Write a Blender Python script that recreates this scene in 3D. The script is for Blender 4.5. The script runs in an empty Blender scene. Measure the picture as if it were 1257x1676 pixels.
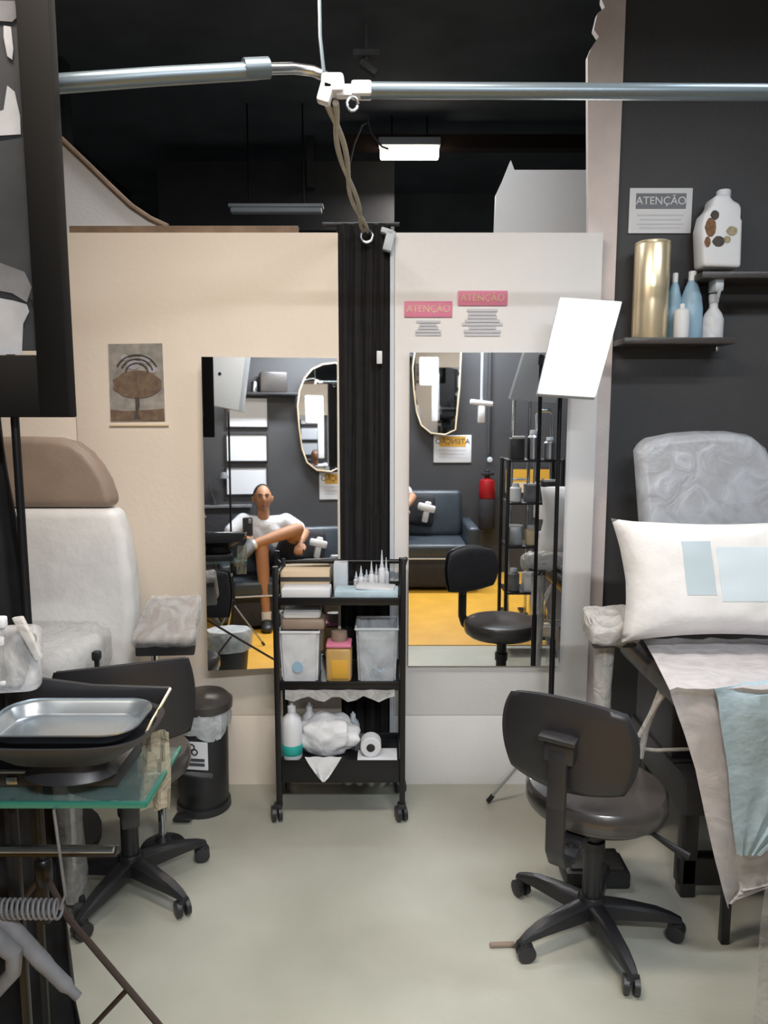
import bpy, bmesh, math, random
from mathutils import Vector, Matrix, noise
random.seed(7)
C = bpy.context.scene.collection
# ------------------------------------------------------------------ camera, world, lights, exposure
FPX = 1210.0; PITCH = math.radians(7.4); CAMZ = 1.55
cam = bpy.data.cameras.new('camera'); camo = bpy.data.objects.new('camera', cam); C.objects.link(camo)
camo.location = (0, 0, CAMZ); camo.rotation_euler = (math.radians(90)-PITCH, 0, 0)
cam.sensor_fit = 'VERTICAL'; cam.sensor_height = 36; cam.lens = 36*FPX/1676; cam.clip_start = .02
bpy.context.scene.camera = camo
sc = bpy.context.scene
sc.view_settings.view_transform = 'Standard'; sc.view_settings.look = 'None'
sc.view_settings.gamma = 1; sc.view_settings.use_curve_mapping = False
sc.view_settings.exposure = 0.0
w = bpy.data.worlds.new('world'); sc.world = w; w.use_nodes = True
w.node_tree.nodes['Background'].inputs[0].default_value = (.55, .6, .7, 1)
w.node_tree.nodes['Background'].inputs[1].default_value = .05
def area(name, loc, size, power, col, rot=(0,0,0)):
    l = bpy.data.lights.new(name, 'AREA'); l.shape = 'RECTANGLE'; l.size, l.size_y = size; l.energy = power; l.color = col
    o = bpy.data.objects.new(name, l); C.objects.link(o); o.location = loc; o.rotation_euler = rot; return o
CEIL = ((-.35, 1.25, 3.0, (1, .88, .76), 50), (.65, -.75, 2.85, (.92, .96, 1), 112), (1.55, 1.5, 3.05, (.86, .94, 1), 20), (-.25, 3.2, 3.42, (.92, .96, 1), 19))  # last entry: added unseen lamp that brightens the screen and board behind the partitions
for x, y, z, col, p in CEIL: area('ceiling_tube_light', (x, y, z-.04), (1.2, .16), p, col)
area('far_tube_light', (.33, 5.6, 3.22), (.5, .1), 16, (1, .9, .8))

# ------------------------------------------------------------------ pixel -> place helpers (design coordinates)
cp, sp = math.cos(PITCH), math.sin(PITCH)
def ray(px, py):
    c = (px-628.5)/FPX; v = (838-py)/FPX
    return Vector((c, cp+v*sp, -sp+v*cp))
O = Vector((0, 0, CAMZ))
def P(px, py, Y):
    a = ray(px, py); return O + a*(Y/a.y)
def PZ(px, py, z=0.0):
    a = ray(px, py); return O + a*((z-CAMZ)/a.z)
YAW, TILT = math.radians(7.4), math.radians(2.4)
MR = (Vector((0, -1, 0)), Vector((0, 2.935, 0)))
MLn = Vector((math.sin(YAW)*math.cos(TILT), -math.cos(YAW)*math.cos(TILT), math.sin(TILT)))
ML = (MLn, Vector((-.1, 2.935, 1.1)))
def M(m, px, py, Y):
    """place that is seen in mirror m at that pixel, on the plane y=Y"""
    n, p0 = m; a = ray(px, py)
    h = O + a*((p0-O).dot(n)/a.dot(n)); r = a - 2*a.dot(n)*n
    return h + r*((Y-h.y)/r.y)
def L_(px, py, Y): return M(ML, px, py, Y)
def R_(px, py, Y): return M(MR, px, py, Y)

# ------------------------------------------------------------------ materials
def lin(c):
    return tuple(((v/255)/12.92 if v/255 <= .04045 else ((v/255+.055)/1.055)**2.4) for v in c)
MATS = {}
def mat(name, rgb, rough=.6, metal=0, var=.0, vscale=6, bump=0, bscale=60, emit=None, es=0, trans=0, alpha=None, spec=.5, coat=0, rgb2=None):
    m = bpy.data.materials.new(name); m.use_nodes = True; nt = m.node_tree; N = nt.nodes; b = N['Principled BSDF']
    col = (*lin(rgb), 1)
    b.inputs['Base Color'].default_value = col; b.inputs['Roughness'].default_value = rough
    b.inputs['Metallic'].default_value = metal; b.inputs['Specular IOR Level'].default_value = spec
    b.inputs['Transmission Weight'].default_value = trans; b.inputs['Coat Weight'].default_value = coat
    if emit: b.inputs['Emission Color'].default_value = (*emit, 1); b.inputs['Emission Strength'].default_value = es
    tc = N.new('ShaderNodeTexCoord')
    if var or rgb2:
        n = N.new('ShaderNodeTexNoise'); n.inputs['Scale'].default_value = vscale; n.inputs['Detail'].default_value = 6
        r = N.new('ShaderNodeValToRGB'); r.color_ramp.elements[0].position = .35; r.color_ramp.elements[1].position = .68
        c2 = (*lin(rgb2), 1) if rgb2 else tuple(min(1, v*(1+var)) for v in col[:3])+(1,)
        c1 = col if rgb2 else tuple(v*(1-var) for v in col[:3])+(1,)
        r.color_ramp.elements[0].color = c1; r.color_ramp.elements[1].color = c2
        nt.links.new(tc.outputs['Object'], n.inputs['Vector']); nt.links.new(n.outputs['Fac'], r.inputs[0]); nt.links.new(r.outputs[0], b.inputs['Base Color'])
    if bump:
        n2 = N.new('ShaderNodeTexNoise'); n2.inputs['Scale'].default_value = bscale; n2.inputs['Detail'].default_value = 4
        bp = N.new('ShaderNodeBump'); bp.inputs['Strength'].default_value = bump; bp.inputs['Distance'].default_value = .02
        nt.links.new(tc.outputs['Object'], n2.inputs['Vector']); nt.links.new(n2.outputs['Fac'], bp.inputs['Height']); nt.links.new(bp.outputs[0], b.inputs['Normal'])
    if alpha is not None:
        b.inputs['Alpha'].default_value = alpha
    MATS[name] = m; return m
cream = mat('cream_paint', (236, 224, 209), .7, var=.03, vscale=2, bump=.05)
white_paint = mat('white_paint', (230, 228, 227), .6, var=.03, vscale=2, bump=.05)
pillar_paint = mat('pillar_paint', (216, 205, 202), .8, var=.06, vscale=8, bump=.15)
dark_wall = mat('charcoal_paint', (62, 62, 64), .6, var=.08, vscale=3, bump=.08)
far_dark = mat('black_hall_paint', (96, 104, 114), .9, var=.2, vscale=2)
far_grey = mat('dark_grey_paint', (58, 60, 64), .9, var=.1)
concrete = mat('painted_concrete', (160, 160, 147), .42, vscale=1.3, bump=.04, rgb2=(188, 188, 176))
yellow = mat('yellow_floor_mat', (214, 160, 50), .6, var=.08, vscale=5)
blk = mat('black_plastic', (40, 40, 43), .42, var=.1)
blkm = mat('black_metal', (28, 28, 30), .35, metal=.3)
fabric = mat('black_fabric', (46, 46, 50), .85, var=.15, vscale=40, bump=.25, bscale=300)
vinyl = mat('black_vinyl', (68, 64, 62), .34, var=.1, bump=.08, bscale=90)
seat_m = mat('seat_vinyl', (70, 66, 64), .3, var=.08, coat=.35)
taupe = mat('taupe_vinyl', (146, 128, 114), .5, var=.12, bump=.06)
curtain_m = mat('black_curtain_cloth', (26, 25, 27), .9, var=.2, vscale=20)
steel = mat('brushed_steel', (190, 195, 200), .28, metal=1)
chrome = mat('chrome', (215, 220, 225), .12, metal=1)
pipe_m = mat('grey_enamelled_tube', (118, 132, 142), .35, metal=.6)
mirror_m = mat('mirror_glass', (232, 234, 236), .015, metal=1)
white_pl = mat('white_plastic', (226, 228, 232), .4, var=.03)
paper = mat('white_paper', (222, 224, 228), .8)
linen = mat('white_linen', (228, 227, 226), .9, var=.04, vscale=12, bump=.3, bscale=14)
blue_pad = mat('pale_blue_pad', (190, 214, 226), .8, var=.08, vscale=9, bump=.4, bscale=18)
pale_blue = mat('pale_blue_plastic', (150, 184, 206), .4, var=.1)
gold = mat('gold_foil', (246, 230, 194), .3, metal=.72, bump=.06, bscale=8)
teal = mat('teal_label', (40, 165, 155), .5)
pink = mat('pink_label', (222, 130, 160), .5)
amber = mat('amber_label', (216, 165, 60), .5)
amber2 = mat('amber_jar', (196, 160, 100), .35, var=.12)
red = mat('red_enamel', (150, 22, 28), .35)
inkm = mat('printed_ink', (70, 74, 82), .8)
lightink = mat('pale_ink', (200, 201, 208), .8)
brown = mat('brown_metal', (62, 48, 42), .4, metal=.4)
wood = mat('brown_wood', (126, 104, 84), .7, var=.2, vscale=15)
skin_m = mat('skin', (176, 128, 96), .55, var=.05)
hair_m = mat('dark_hair', (30, 24, 22), .8, bump=.4, bscale=150)
shirt_m = mat('white_tshirt', (228, 230, 234), .9, bump=.2, bscale=25)
denim = mat('dark_denim', (46, 50, 62), .9, var=.1)
sofa_m = mat('slate_leatherette', (58, 66, 74), .4, var=.12, bump=.1)
card = mat('cardboard_cream', (222, 200, 168), .8)
lamp_e = mat('lit_diffuser', (255, 250, 240), .5, emit=(1, .93, .82), es=9)
lamp_s = mat('lit_small_diffuser', (255, 248, 235), .5, emit=(1, .92, .78), es=5)
tube_e = mat('lit_tube', (255, 245, 230), .5, emit=(1, .86, .66), es=6)
tube_c = mat('lit_cool_tube', (255, 250, 245), .5, emit=(.95, .97, 1), es=6)
skirt_white = mat('white_housing', (196, 204, 212), .45)
art_dark = mat('art_charcoal', (52, 54, 57), .7, var=.2, vscale=9)
art_mid = mat('art_grey', (112, 113, 116), .7, var=.2, vscale=14)
art_light = mat('art_pale', (176, 178, 182), .7, var=.12, vscale=16)
pr_bg = mat('print_paper', (168, 162, 154), .8, vscale=22, rgb2=(128, 124, 120))
pr_brown = mat('print_brown', (104, 84, 72), .8, vscale=40, rgb2=(128, 108, 86))
pr_dark = mat('print_dark', (78, 72, 68), .8, var=.2, vscale=30)
pr_pale = mat('print_pale', (166, 164, 172), .8, var=.1, vscale=30)
def film(name, rgb, fac, rough=.42, bump=.45, bs=14):
    m = bpy.data.materials.new(name); m.use_nodes = True; nt = m.node_tree; N = nt.nodes; b = N['Principled BSDF']
    b.inputs['Base Color'].default_value = (*lin(rgb), 1); b.inputs['Roughness'].default_value = rough
    tr = N.new('ShaderNodeBsdfTransparent'); mx = N.new('ShaderNodeMixShader'); tc = N.new('ShaderNodeTexCoord')
    n = N.new('ShaderNodeTexNoise'); n.inputs['Scale'].default_value = bs; n.inputs['Detail'].default_value = 5; n.inputs['Distortion'].default_value = 1.5
    bp = N.new('ShaderNodeBump'); bp.inputs['Strength'].default_value = bump; bp.inputs['Distance'].default_value = .012
    mr = N.new('ShaderNodeMapRange'); mr.inputs[1].default_value = .35; mr.inputs[2].default_value = .65
    mr.inputs[3].default_value = max(0, fac-.12); mr.inputs[4].default_value = min(1, fac+.12)
    k = nt.links.new
    k(tc.outputs['Object'], n.inputs['Vector']); k(n.outputs['Fac'], bp.inputs['Height']); k(bp.outputs[0], b.inputs['Normal'])
    k(n.outputs['Fac'], mr.inputs[0]); k(mr.outputs[0], mx.inputs[0]); k(tr.outputs[0], mx.inputs[1]); k(b.outputs[0], mx.inputs[2])
    k(mx.outputs[0], N['Material Output'].inputs[0]); return m
film_m = film('clear_film', (222, 222, 222), .40)
film_d = film('crumpled_film', (212, 210, 206), .66, .35, .8, 18)
bag_m = film('clear_bag', (222, 228, 232), .66, .45, .5, 14)
tub_m = film('frosted_plastic', (232, 234, 238), .74, .45, .1, 8)
glass_g = film('green_glass', (120, 150, 145), .3, .05, 0, 2)
glass_edge = mat('green_glass_edge', (52, 122, 106), .15)

# ------------------------------------------------------------------ mesh helpers
def bm_new(): return bmesh.new()
def merge(dst, src):
    me = bpy.data.meshes.new('t'); src.to_mesh(me); src.free(); dst.from_mesh(me); bpy.data.meshes.remove(me)
def rotm(v):  # euler xyz
    return Matrix.Rotation(v[2], 3, 'Z') @ Matrix.Rotation(v[1], 3, 'Y') @ Matrix.Rotation(v[0], 3, 'X')
def box(bm, c, s, rot=None, bev=.0, seg=2):
    t = bmesh.new(); bmesh.ops.create_cube(t, size=1)
    for v in t.verts: v.co = Vector((v.co.x*s[0], v.co.y*s[1], v.co.z*s[2]))
    if bev: bmesh.ops.bevel(t, geom=t.edges[:], offset=min(bev, min(s)*.45), segments=seg, affect='EDGES', profile=.5)
    R = rotm(rot) if rot else None
    for v in t.verts: v.co = (R @ v.co if R else v.co) + Vector(c)
    merge(bm, t); return bm
def boxes(*a): 
    bm = bm_new()
    for x in a: box(bm, *x)
    return bm
def tube(bm, pts, r, seg=10, caps=True):
    pts = [Vector(p) for p in pts]; n = len(pts)
    rs = r if isinstance(r, (list, tuple)) else [r]*n
    rings = []; prev = None
    for i, p in enumerate(pts):
        d = (pts[min(i+1, n-1)] - pts[max(i-1, 0)]).normalized()
        if prev is None: u = d.orthogonal().normalized()
        else:
            u = prev - d*prev.dot(d); u = u.normalized() if u.length > 1e-6 else d.orthogonal().normalized()
        prev = u; v = d.cross(u)
        rings.append([bm.verts.new(p + (u*math.cos(2*math.pi*k/seg)+v*math.sin(2*math.pi*k/seg))*rs[i]) for k in range(seg)])
    for a, b in zip(rings, rings[1:]):
        for k in range(seg): bm.faces.new((a[k], a[(k+1)%seg], b[(k+1)%seg], b[k]))
    if caps: bm.faces.new(rings[0][::-1]); bm.faces.new(rings[-1])
    return bm
def lathe(bm, prof, c=(0,0,0), seg=24, sx=1, sy=1, R=None):
    c = Vector(c); rings = []
    for r, z in prof:
        ring = []
        for k in range(seg):
            a = 2*math.pi*k/seg; q = Vector((r*math.cos(a)*sx, r*math.sin(a)*sy, z)); ring.append(bm.verts.new(c + (R @ q if R else q)))
        rings.append(ring)
    for a, b in zip(rings, rings[1:]):
        for k in range(seg): bm.faces.new((a[k], a[(k+1)%seg], b[(k+1)%seg], b[k]))
    bm.faces.new(rings[0][::-1]); bm.faces.new(rings[-1]); return bm
def prism(bm, pts, vec, bev=0, seg=2):
    t = bmesh.new(); vec = Vector(vec)
    a = [t.verts.new(Vector(p)) for p in pts]; f = t.faces.new(a)
    r = bmesh.ops.extrude_face_region(t, geom=[f])
    for v in [g for g in r['geom'] if isinstance(g, bmesh.types.BMVert)]: v.co += vec
    bmesh.ops.recalc_face_normals(t, faces=t.faces[:])
    if bev:
        bmesh.ops.bevel(t, geom=[e for e in t.edges if e.calc_face_angle(0) > .6], offset=bev, segments=seg, affect='EDGES', profile=.5)
    merge(bm, t); return bm
def rrect(w, h, r, n=6):
    out = []
    for cx, cy, a0 in ((w/2-r, h/2-r, 0), (-w/2+r, h/2-r, 90), (-w/2+r, -h/2+r, 180), (w/2-r, -h/2+r, 270)):
        for k in range(n+1):
            a = math.radians(a0+90*k/n); out.append((cx+r*math.cos(a), cy+r*math.sin(a)))
    return out
def slab(bm, c, w, h, t, r, R=None, bev=.01, seg=3):
    """rounded slab in local xy, thickness z, rotated by R, centred at c"""
    R = R or Matrix.Identity(3); c = Vector(c)
    pts = [c + R @ Vector((x, y, -t/2)) for x, y in rrect(w, h, r)]
    return prism(bm, pts, R @ Vector((0, 0, t)), bev, seg)
def frameR(nrm, up=(0, 0, 1)):
    z = Vector(nrm).normalized(); x = Vector(up).cross(z).normalized(); y = z.cross(x)
    return Matrix((x, y, z)).transposed()
def sheet(bm, grid, th=.002):
    ni, nj = len(grid), len(grid[0]); G = [[Vector(p) for p in row] for row in grid]
    def nrm(i, j):
        u = G[min(i+1, ni-1)][j]-G[max(i-1, 0)][j]; v = G[i][min(j+1, nj-1)]-G[i][max(j-1, 0)]
        n = u.cross(v); return n.normalized() if n.length > 1e-9 else Vector((0, 1, 0))
    A = [[bm.verts.new(G[i][j]) for j in range(nj)] for i in range(ni)]
    B = [[bm.verts.new(G[i][j]+nrm(i, j)*th) for j in range(nj)] for i in range(ni)]
    for V in (A, B):
        for i in range(ni-1):
            for j in range(nj-1): bm.faces.new((V[i][j], V[i][j+1], V[i+1][j+1], V[i+1][j]))
    per = [(i, 0) for i in range(ni-1)]+[(ni-1, j) for j in range(nj-1)]+[(i, nj-1) for i in range(ni-1, 0, -1)]+[(0, j) for j in range(nj-1, 0, -1)]
    for q in range(len(per)):
        (a, b), (c, d) = per[q], per[(q+1) % len(per)]; bm.faces.new((A[a][b], A[c][d], B[c][d], B[a][b]))
    return bm
def link(name, me, m, parent, smooth=40):
    if m: me.materials.clear(); me.materials.append(m)
    for p in me.polygons: p.use_smooth = True
    me.set_sharp_from_angle(angle=math.radians(smooth))
    o = bpy.data.objects.new(name, me); C.objects.link(o)
    if parent is None:
        vs = [v.co for v in me.vertices]
        c = Vector(((min(v.x for v in vs)+max(v.x for v in vs))/2, (min(v.y for v in vs)+max(v.y for v in vs))/2, min(v.z for v in vs)))
        me.transform(Matrix.Translation(-c)); o.location = c
    else:
        off = Vector((0, 0, 0)); q = parent
        while q: off += q.location; q = q.parent
        me.transform(Matrix.Translation(-off)); o.parent = parent
    return o
def obj(name, bm, m, parent=None, smooth=40):
    bmesh.ops.recalc_face_normals(bm, faces=bm.faces[:])
    me = bpy.data.meshes.new(name); bm.to_mesh(me); bm.free(); return link(name, me, m, parent, smooth)
def tag(o, label, cat, group=None):
    o['label'] = label; o['category'] = cat
    if group: o['group'] = group
    return o
def thing(name, label, cat, loc, group=None):
    o = bpy.data.objects.new(name, None); C.objects.link(o); o.empty_display_size = .05; o.location = loc
    return tag(o, label, cat, group)
def struct(name, bm, m, parent=None):
    o = obj(name, bm, m, parent)
    if parent is None: o['kind'] = 'structure'
    return o
def text(s, size, c, R, m, parent, name='lettering', depth=.0006, align='CENTER'):
    cu = bpy.data.curves.new(name, 'FONT'); cu.body = s; cu.size = size; cu.align_x = align; cu.align_y = 'CENTER'; cu.extrude = depth
    t = bpy.data.objects.new('tmp', cu); C.objects.link(t)
    dg = bpy.context.evaluated_depsgraph_get(); me = bpy.data.meshes.new_from_object(t.evaluated_get(dg))
    bpy.data.objects.remove(t); me.transform(Matrix.Translation(Vector(c)) @ R.to_4x4())
    return link(name, me, m, parent)
def quad_panel(bm, corners, th, toward):
    """a flat board given by four corners; thickness th away from 'toward'"""
    a, b, c, d = [Vector(p) for p in corners]; n = (b-a).cross(d-a).normalized()
    if n.dot(Vector(toward)) < 0: n = -n
    return prism(bm, [a, b, c, d], -n*th)

# ------------------------------------------------------------------ the setting
XL, XR, YB, YF, ZC = -2.35, 2.2, -1.40, 7.2, 3.6
struct('floor', boxes(((0, (YB+YF)/2, -.05), (XR-XL+.4, YF-YB+.4, .1))), concrete)
struct('ceiling', boxes(((0, (YB+YF)/2, ZC+.05), (XR-XL+.4, YF-YB+.4, .1))), far_dark)
struct('wall_left', boxes(((XL-.05, (YB+YF)/2, ZC/2), (.1, YF-YB+.4, ZC))), far_grey)
struct('wall_right', boxes(((XR+.05, (YB+YF)/2, ZC/2), (.1, YF-YB+.4, ZC))), dark_wall)
struct('wall_rear', boxes(((0, YB-.05, ZC/2), (XR-XL+.4, .1, ZC))), dark_wall)
struct('wall_far', boxes(((0, YF+.05, ZC/2), (XR-XL+.4, .1, ZC))), far_dark)
def panel_wall(name, x0, x1, m):
    zs = .305
    bm = boxes((((x0+x1)/2, 2.985, zs/2), (x1-x0, .05, zs), None, .002), (((x0+x1)/2, 2.985, (zs+2.25)/2+.001), (x1-x0, .05, 2.25-zs-.002), None, .002))
    return struct(name, bm, m)
panel_wall('wall_back_left', -1.222, -.178, cream)
panel_wall('wall_back_far_left', XL, -1.226, cream)
panel_wall('wall_back_right', .042, .845, white_paint)
struct('trim_1', boxes(((.032, 2.985, 1.125), (.018, .06, 2.25), None, .003)), skirt_white)
# torn-edged pillar between the white partition and the charcoal wall
jag = [(.905, 0), (.905, ZC)]
edge = [(985, 0), (990, 12), (978, 22), (972, 48), (980, 60), (968, 78), (962, 92), (963, 380)]
pil = [P(x, y, 3.02) for x, y in edge]
pts = [Vector((.915, 3.02, 0)), Vector((.915, 3.02, ZC)), Vector((.86, 3.02, ZC))] + pil + [Vector((.77, 3.02, 0))]
struct('wall_pillar', prism(bm_new(), pts, (0, .03, 0)), pillar_paint)
struct('wall_back_dark', boxes((((.92+XR)/2, 3.16, ZC/2), (XR-.92, .22, ZC))), dark_wall)
# boards and structure in the dark hall behind the partition
bm = bm_new(); prism(bm, [P(x, y, 3.7) for x, y in ((808, 420), (812, 318), (824, 292), (836, 262), (842, 278), (990, 278), (990, 420))], (0, .04, 0))
tag(obj('wall_board', bm, white_paint), 'pale grey board with a torn slanting left edge standing behind the white partition', 'board')
arc = [P(x, y, 3.4) for x, y in ((60, 195), (100, 228), (140, 266), (180, 305), (215, 338), (245, 358), (275, 372))]
bm = prism(bm_new(), arc+[P(275, 420, 3.4), P(-160, 420, 3.4), P(-160, 195, 3.4)], (0, .03, 0))
t = thing('curved_screen', 'white screen with a concave curved brown edge rising behind the cream partition', 'screen', P(60, 400, 3.4))
obj('board', bm, white_paint, t)
obj('edge_strip', tube(bm_new(), [p+Vector((0, .0, 0)) for p in arc], .014, 8), wood, t)
a, b = P(112, 374, 3.02), P(488, 374, 3.02)
tag(obj('wooden_batten', boxes(((a+b)/2 + Vector((0, .02, -.005)), (b.x-a.x, .03, .034), None, .003)), wood), 'long brown wooden batten lying along the top of the cream partition', 'batten')
def ceil_hang(bm, p, r=.006): tube(bm, [p, (p[0], p[1], ZC)], r, 6)
a, b = P(268, 330, 6.0), P(645, 330, 6.0)
struct('wall_beam', boxes(((a+b)/2, (b.x-a.x, .3, .5)), (Vector(((a.x+b.x)/2, 6.0, 1.0)), (b.x-a.x, .3, 2.0))), far_grey)
a, b = P(645, 235, 5.5), P(1010, 235, 5.5)
struct('trim_2', boxes(((a+b)/2, (b.x-a.x+.8, .1, .09))), brown)
def far_lamp(px0, px1, py, Y, m, label, hm=skirt_white, hh=.05):
    a, b = P(px0, py, Y), P(px1, py, Y); c = (a+b)/2
    t = thing('hanging_tube_lamp', label, 'lamp', c)
    obj('housing', boxes((c+Vector((0, 0, hh*.75)), (b.x-a.x+.02, .09, hh*.6), None, .004)), hm, t)
    obj('tube', boxes((c, (b.x-a.x, .07, hh), None, .012)), m, t)
    for s in (.2, .8):
        bm = bm_new(); ceil_hang(bm, a.lerp(b, s)+Vector((0, 0, hh))); obj('hanging_rod', bm, blkm, t)
far_lamp(622, 718, 250, 5.4, tube_e, 'small glowing warm tube lamp hanging in the dark hall', hh=.085)
far_lamp(378, 527, 345, 5.2, skirt_white, 'unlit pale tube lamp just above the cream partition', hh=.035)
bm = bm_new(); q = P(600, 112, 4.2)
tube(bm, [(q.x, q.y, ZC), q], .012, 6); box(bm, (q.x, 4.2, 3.45), (.14, .06, .03)); box(bm, q+Vector((.01, 0, 0)), (.10, .05, .03), (0, .6, 0))
tag(obj('ceiling_fitting', bm, art_mid), 'thin grey fitting hanging from the black ceiling above the rail corner', 'ceiling fitting')
bm = bm_new(); tube(bm, [P(x, y, 5.35) for x, y in ((570, 290), (572, 270), (580, 235), (593, 205), (603, 200), (608, 218), (625, 240), (636, 244))], .008, 6); q_ = P(603, 200, 5.35); tube(bm, [q_, (q_.x, q_.y, ZC)], .004, 6)
tag(obj('loose_cable', bm, art_mid), 'thin loose grey cable looping beside the warm tube lamp', 'cable')
struct('trim_3', boxes((P(95, 150, 4.6)+Vector((0, 0, .2)), (.11, .1, 2.0))), far_grey)
struct('trim_4', boxes((P(508, 240, 5.8)+Vector((0, 0, .2)), (.05, .1, 1.0)), (P(270, 240, 6.6)+Vector((0, 0, .2)), (.05, .1, 2.0))), far_grey)
# ceiling lights over the booth, out of the frame; the last is added to lift the hall
for i, (x, y, z, col, p) in enumerate(CEIL):
    t = thing('ceiling_light', ('warm tube light over the left half of the booth', 'cool tube light nearly over the viewer', 'cool tube light over the bed at right', 'added cool tube light, out of view, brightening the hall behind the partitions')[i], 'ceiling light', (x, y, z), None)
    obj('housing', boxes(((x, y, z+.03), (1.3, .2, .05), None, .008)), skirt_white, t)
    obj('tube', tube(bm_new(), [(x-.6, y, z-.01), (x+.6, y, z-.01)], .013), tube_c if i else tube_e, t)
    for s in (-.5, .5):
        bm = bm_new(); ceil_hang(bm, (x+s, y, z+.05)); obj('hanging_rod', bm, blkm, t)

# ------------------------------------------------------------------ black curtain between the partitions
def curtain(name, x0, x1, y, z0, z1, m, folds, amp, label, flare=None, n=60, rows=14):
    g = []
    for i in range(rows+1):
        z = z1+(z0-z1)*i/rows; row = []
        for j in range(n+1):
            s = j/n; xr = x1 if not flare else x1+(flare(z)-x1); x = x0+(xr-x0)*s
            a = amp*(.65+.35*i/rows)
            row.append((x+.004*math.sin(i*1.3+j), y+a*math.sin(s*folds*2*math.pi+.25*math.sin(i*.7)) + .3*a*math.sin(s*folds*4.6*math.pi+1), z))
        g.append(row)
    return tag(obj(name, sheet(bm_new(), g, .003), m, smooth=70), label, 'curtain')
curtain('doorway_curtain', -.186, .028, 2.975, .02, 2.285, curtain_m, 4.5, .016, 'long black curtain closing the doorway between the two mirrors')
tag(obj('curtain_rod', tube(bm_new(), [(-.24, 3.0, 2.29), (.06, 3.0, 2.29)], .008), blkm), 'short black rod carrying the doorway curtain between the partitions', 'rod')
tag(obj('partition_clip', boxes((P(637, 395, 2.94), (.035, .04, .075), (0, .25, 0), .004), (P(634, 380, 2.94), (.05, .04, .02), (0, .3, 0), .004)), skirt_white), 'white bracket at the top left corner of the white partition', 'bracket')
tag(obj('curtain_clip', boxes((P(621, 585, 2.94), (.022, .012, .05), None, .003)), white_pl), 'small white clip pinned high on the black doorway curtain', 'clip')

# ------------------------------------------------------------------ mirrors
def wall_mirror(m, x0, x1, z0, z1, label, r=0):
    n, p0 = m; R = frameR(n); t = thing('wall_mirror', label, 'mirror', ((x0+x1)/2, 2.93, z0))
    def on(x, z): # point on plane with given x, z
        return Vector((x, p0.y + (-(x-p0.x)*n.x-(z-p0.z)*n.z)/n.y, z))
    cs = [on(x0, z0), on(x1, z0), on(x1, z1), on(x0, z1)]
    obj('glass', prism(bm_new(), cs, -n*.004), mirror_m, t)
    obj('backing', prism(bm_new(), [q-n*.0045 for q in cs], -n*.006), skirt_white, t)
    return on
wall_mirror(MR, .100, .722, .530, 1.795, 'tall frameless wall mirror hung on the white partition right of the black curtain')
on = wall_mirror(ML, -.700, -.185, .545, 1.775, 'tall frameless wall mirror on the cream partition partly behind the black curtain')

# ------------------------------------------------------------------ overhead curtain rail
rail = thing('ceiling_rail', 'grey overhead curtain rail of two tubes meeting at a corner joint', 'rail', P(540, 150, 1.75))
J = P(545, 140, 1.75)
def PP(px, py, Y): return P(px, py, Y)
obj('tube', tube(bm_new(), [P(590, 148, 1.75), P(1257, 151, 1.75), (XR, 1.75, P(1257, 151, 1.75).z)], .0175, 14), pipe_m, rail)
lt = [(-1.75, 1.50, P(60, 139, 1.57).z), P(95, 137, 1.58), P(260, 125, 1.64), P(420, 116, 1.69)]
obj('tube', tube(bm_new(), lt, [.0185]*3+[.0180], 14), pipe_m, rail)
obj('sleeve', tube(bm_new(), [P(400, 113, 1.68), P(440, 111, 1.70)], .0215, 14), pipe_m, rail)
obj('bent_tube', tube(bm_new(), [P(430, 113, 1.70), P(480, 112, 1.74), P(512, 116, 1.76), P(532, 125, 1.76), P(545, 140, 1.76)], .012, 12), steel, rail)
bm = bm_new(); box(bm, J, (.05, .05, .04), None, .008); box(bm, P(533, 153, 1.74), (.03, .03, .045), (0, .3, 0), .006)
box(bm, P(592, 148, 1.75), (.045, .042, .03), None, .005); box(bm, P(568, 150, 1.75), (.05, .026, .026), None, .005)
obj('corner_joint', bm, white_pl, rail)
bm = bm_new(); c = P(577, 170, 1.73)
tube(bm, [c+Vector((.012*math.cos(a*.5), 0, .014*math.sin(a*.5))) for a in range(13)], .0035, 8); obj('hook_ring', bm, steel, rail)
bm = bm_new(); tube(bm, [P(530, 118, 1.75), P(524, 60, 1.75), P(522, -40, 1.75), (P(522, -40, 1.75).x, 1.75, ZC)], .0045, 8); obj('hanging_wire', bm, pipe_m, rail)
strap = thing('twisted_rope', 'grey twisted cord hanging from the rail corner down to a ring', 'cord', P(600, 388, 2.92))
bm = bm_new(); base = [P(542, 168, 1.76), P(556, 230, 2.05), P(572, 300, 2.45), P(588, 350, 2.75), P(598, 378, 2.93)]
from itertools import chain
def interp(pts, n):
    out = []
    for i in range(len(pts)-1):
        for k in range(n):
            s = k/n; p0 = pts[max(i-1, 0)]; p1 = pts[i]; p2 = pts[i+1]; p3 = pts[min(i+2, len(pts)-1)]
            out.append(.5*((2*p1)+(-p0+p2)*s+(2*p0-5*p1+4*p2-p3)*s*s+(-p0+3*p1-3*p2+p3)*s**3))
    return out+[pts[-1]]
fine = interp([Vector(p) for p in base], 14)
rope_m = mat('grey_rope', (170, 164, 150), .8, var=.1, vscale=30)
for ph in (0, math.pi):
    bm = bm_new(); tube(bm, [p+Vector((.010*math.cos(i*.18+ph), .010*math.sin(i*.18+ph), 0)) for i, p in enumerate(fine)], .0075, 8)
    obj('rope_strand', bm, rope_m, strap)
bm = bm_new(); c = P(600, 387, 2.93)
tube(bm, [c+Vector((.022*math.cos(a*math.pi/12), 0, .022*math.sin(a*math.pi/12))) for a in range(25)], .006, 8); obj('ring', bm, steel, strap)

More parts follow.
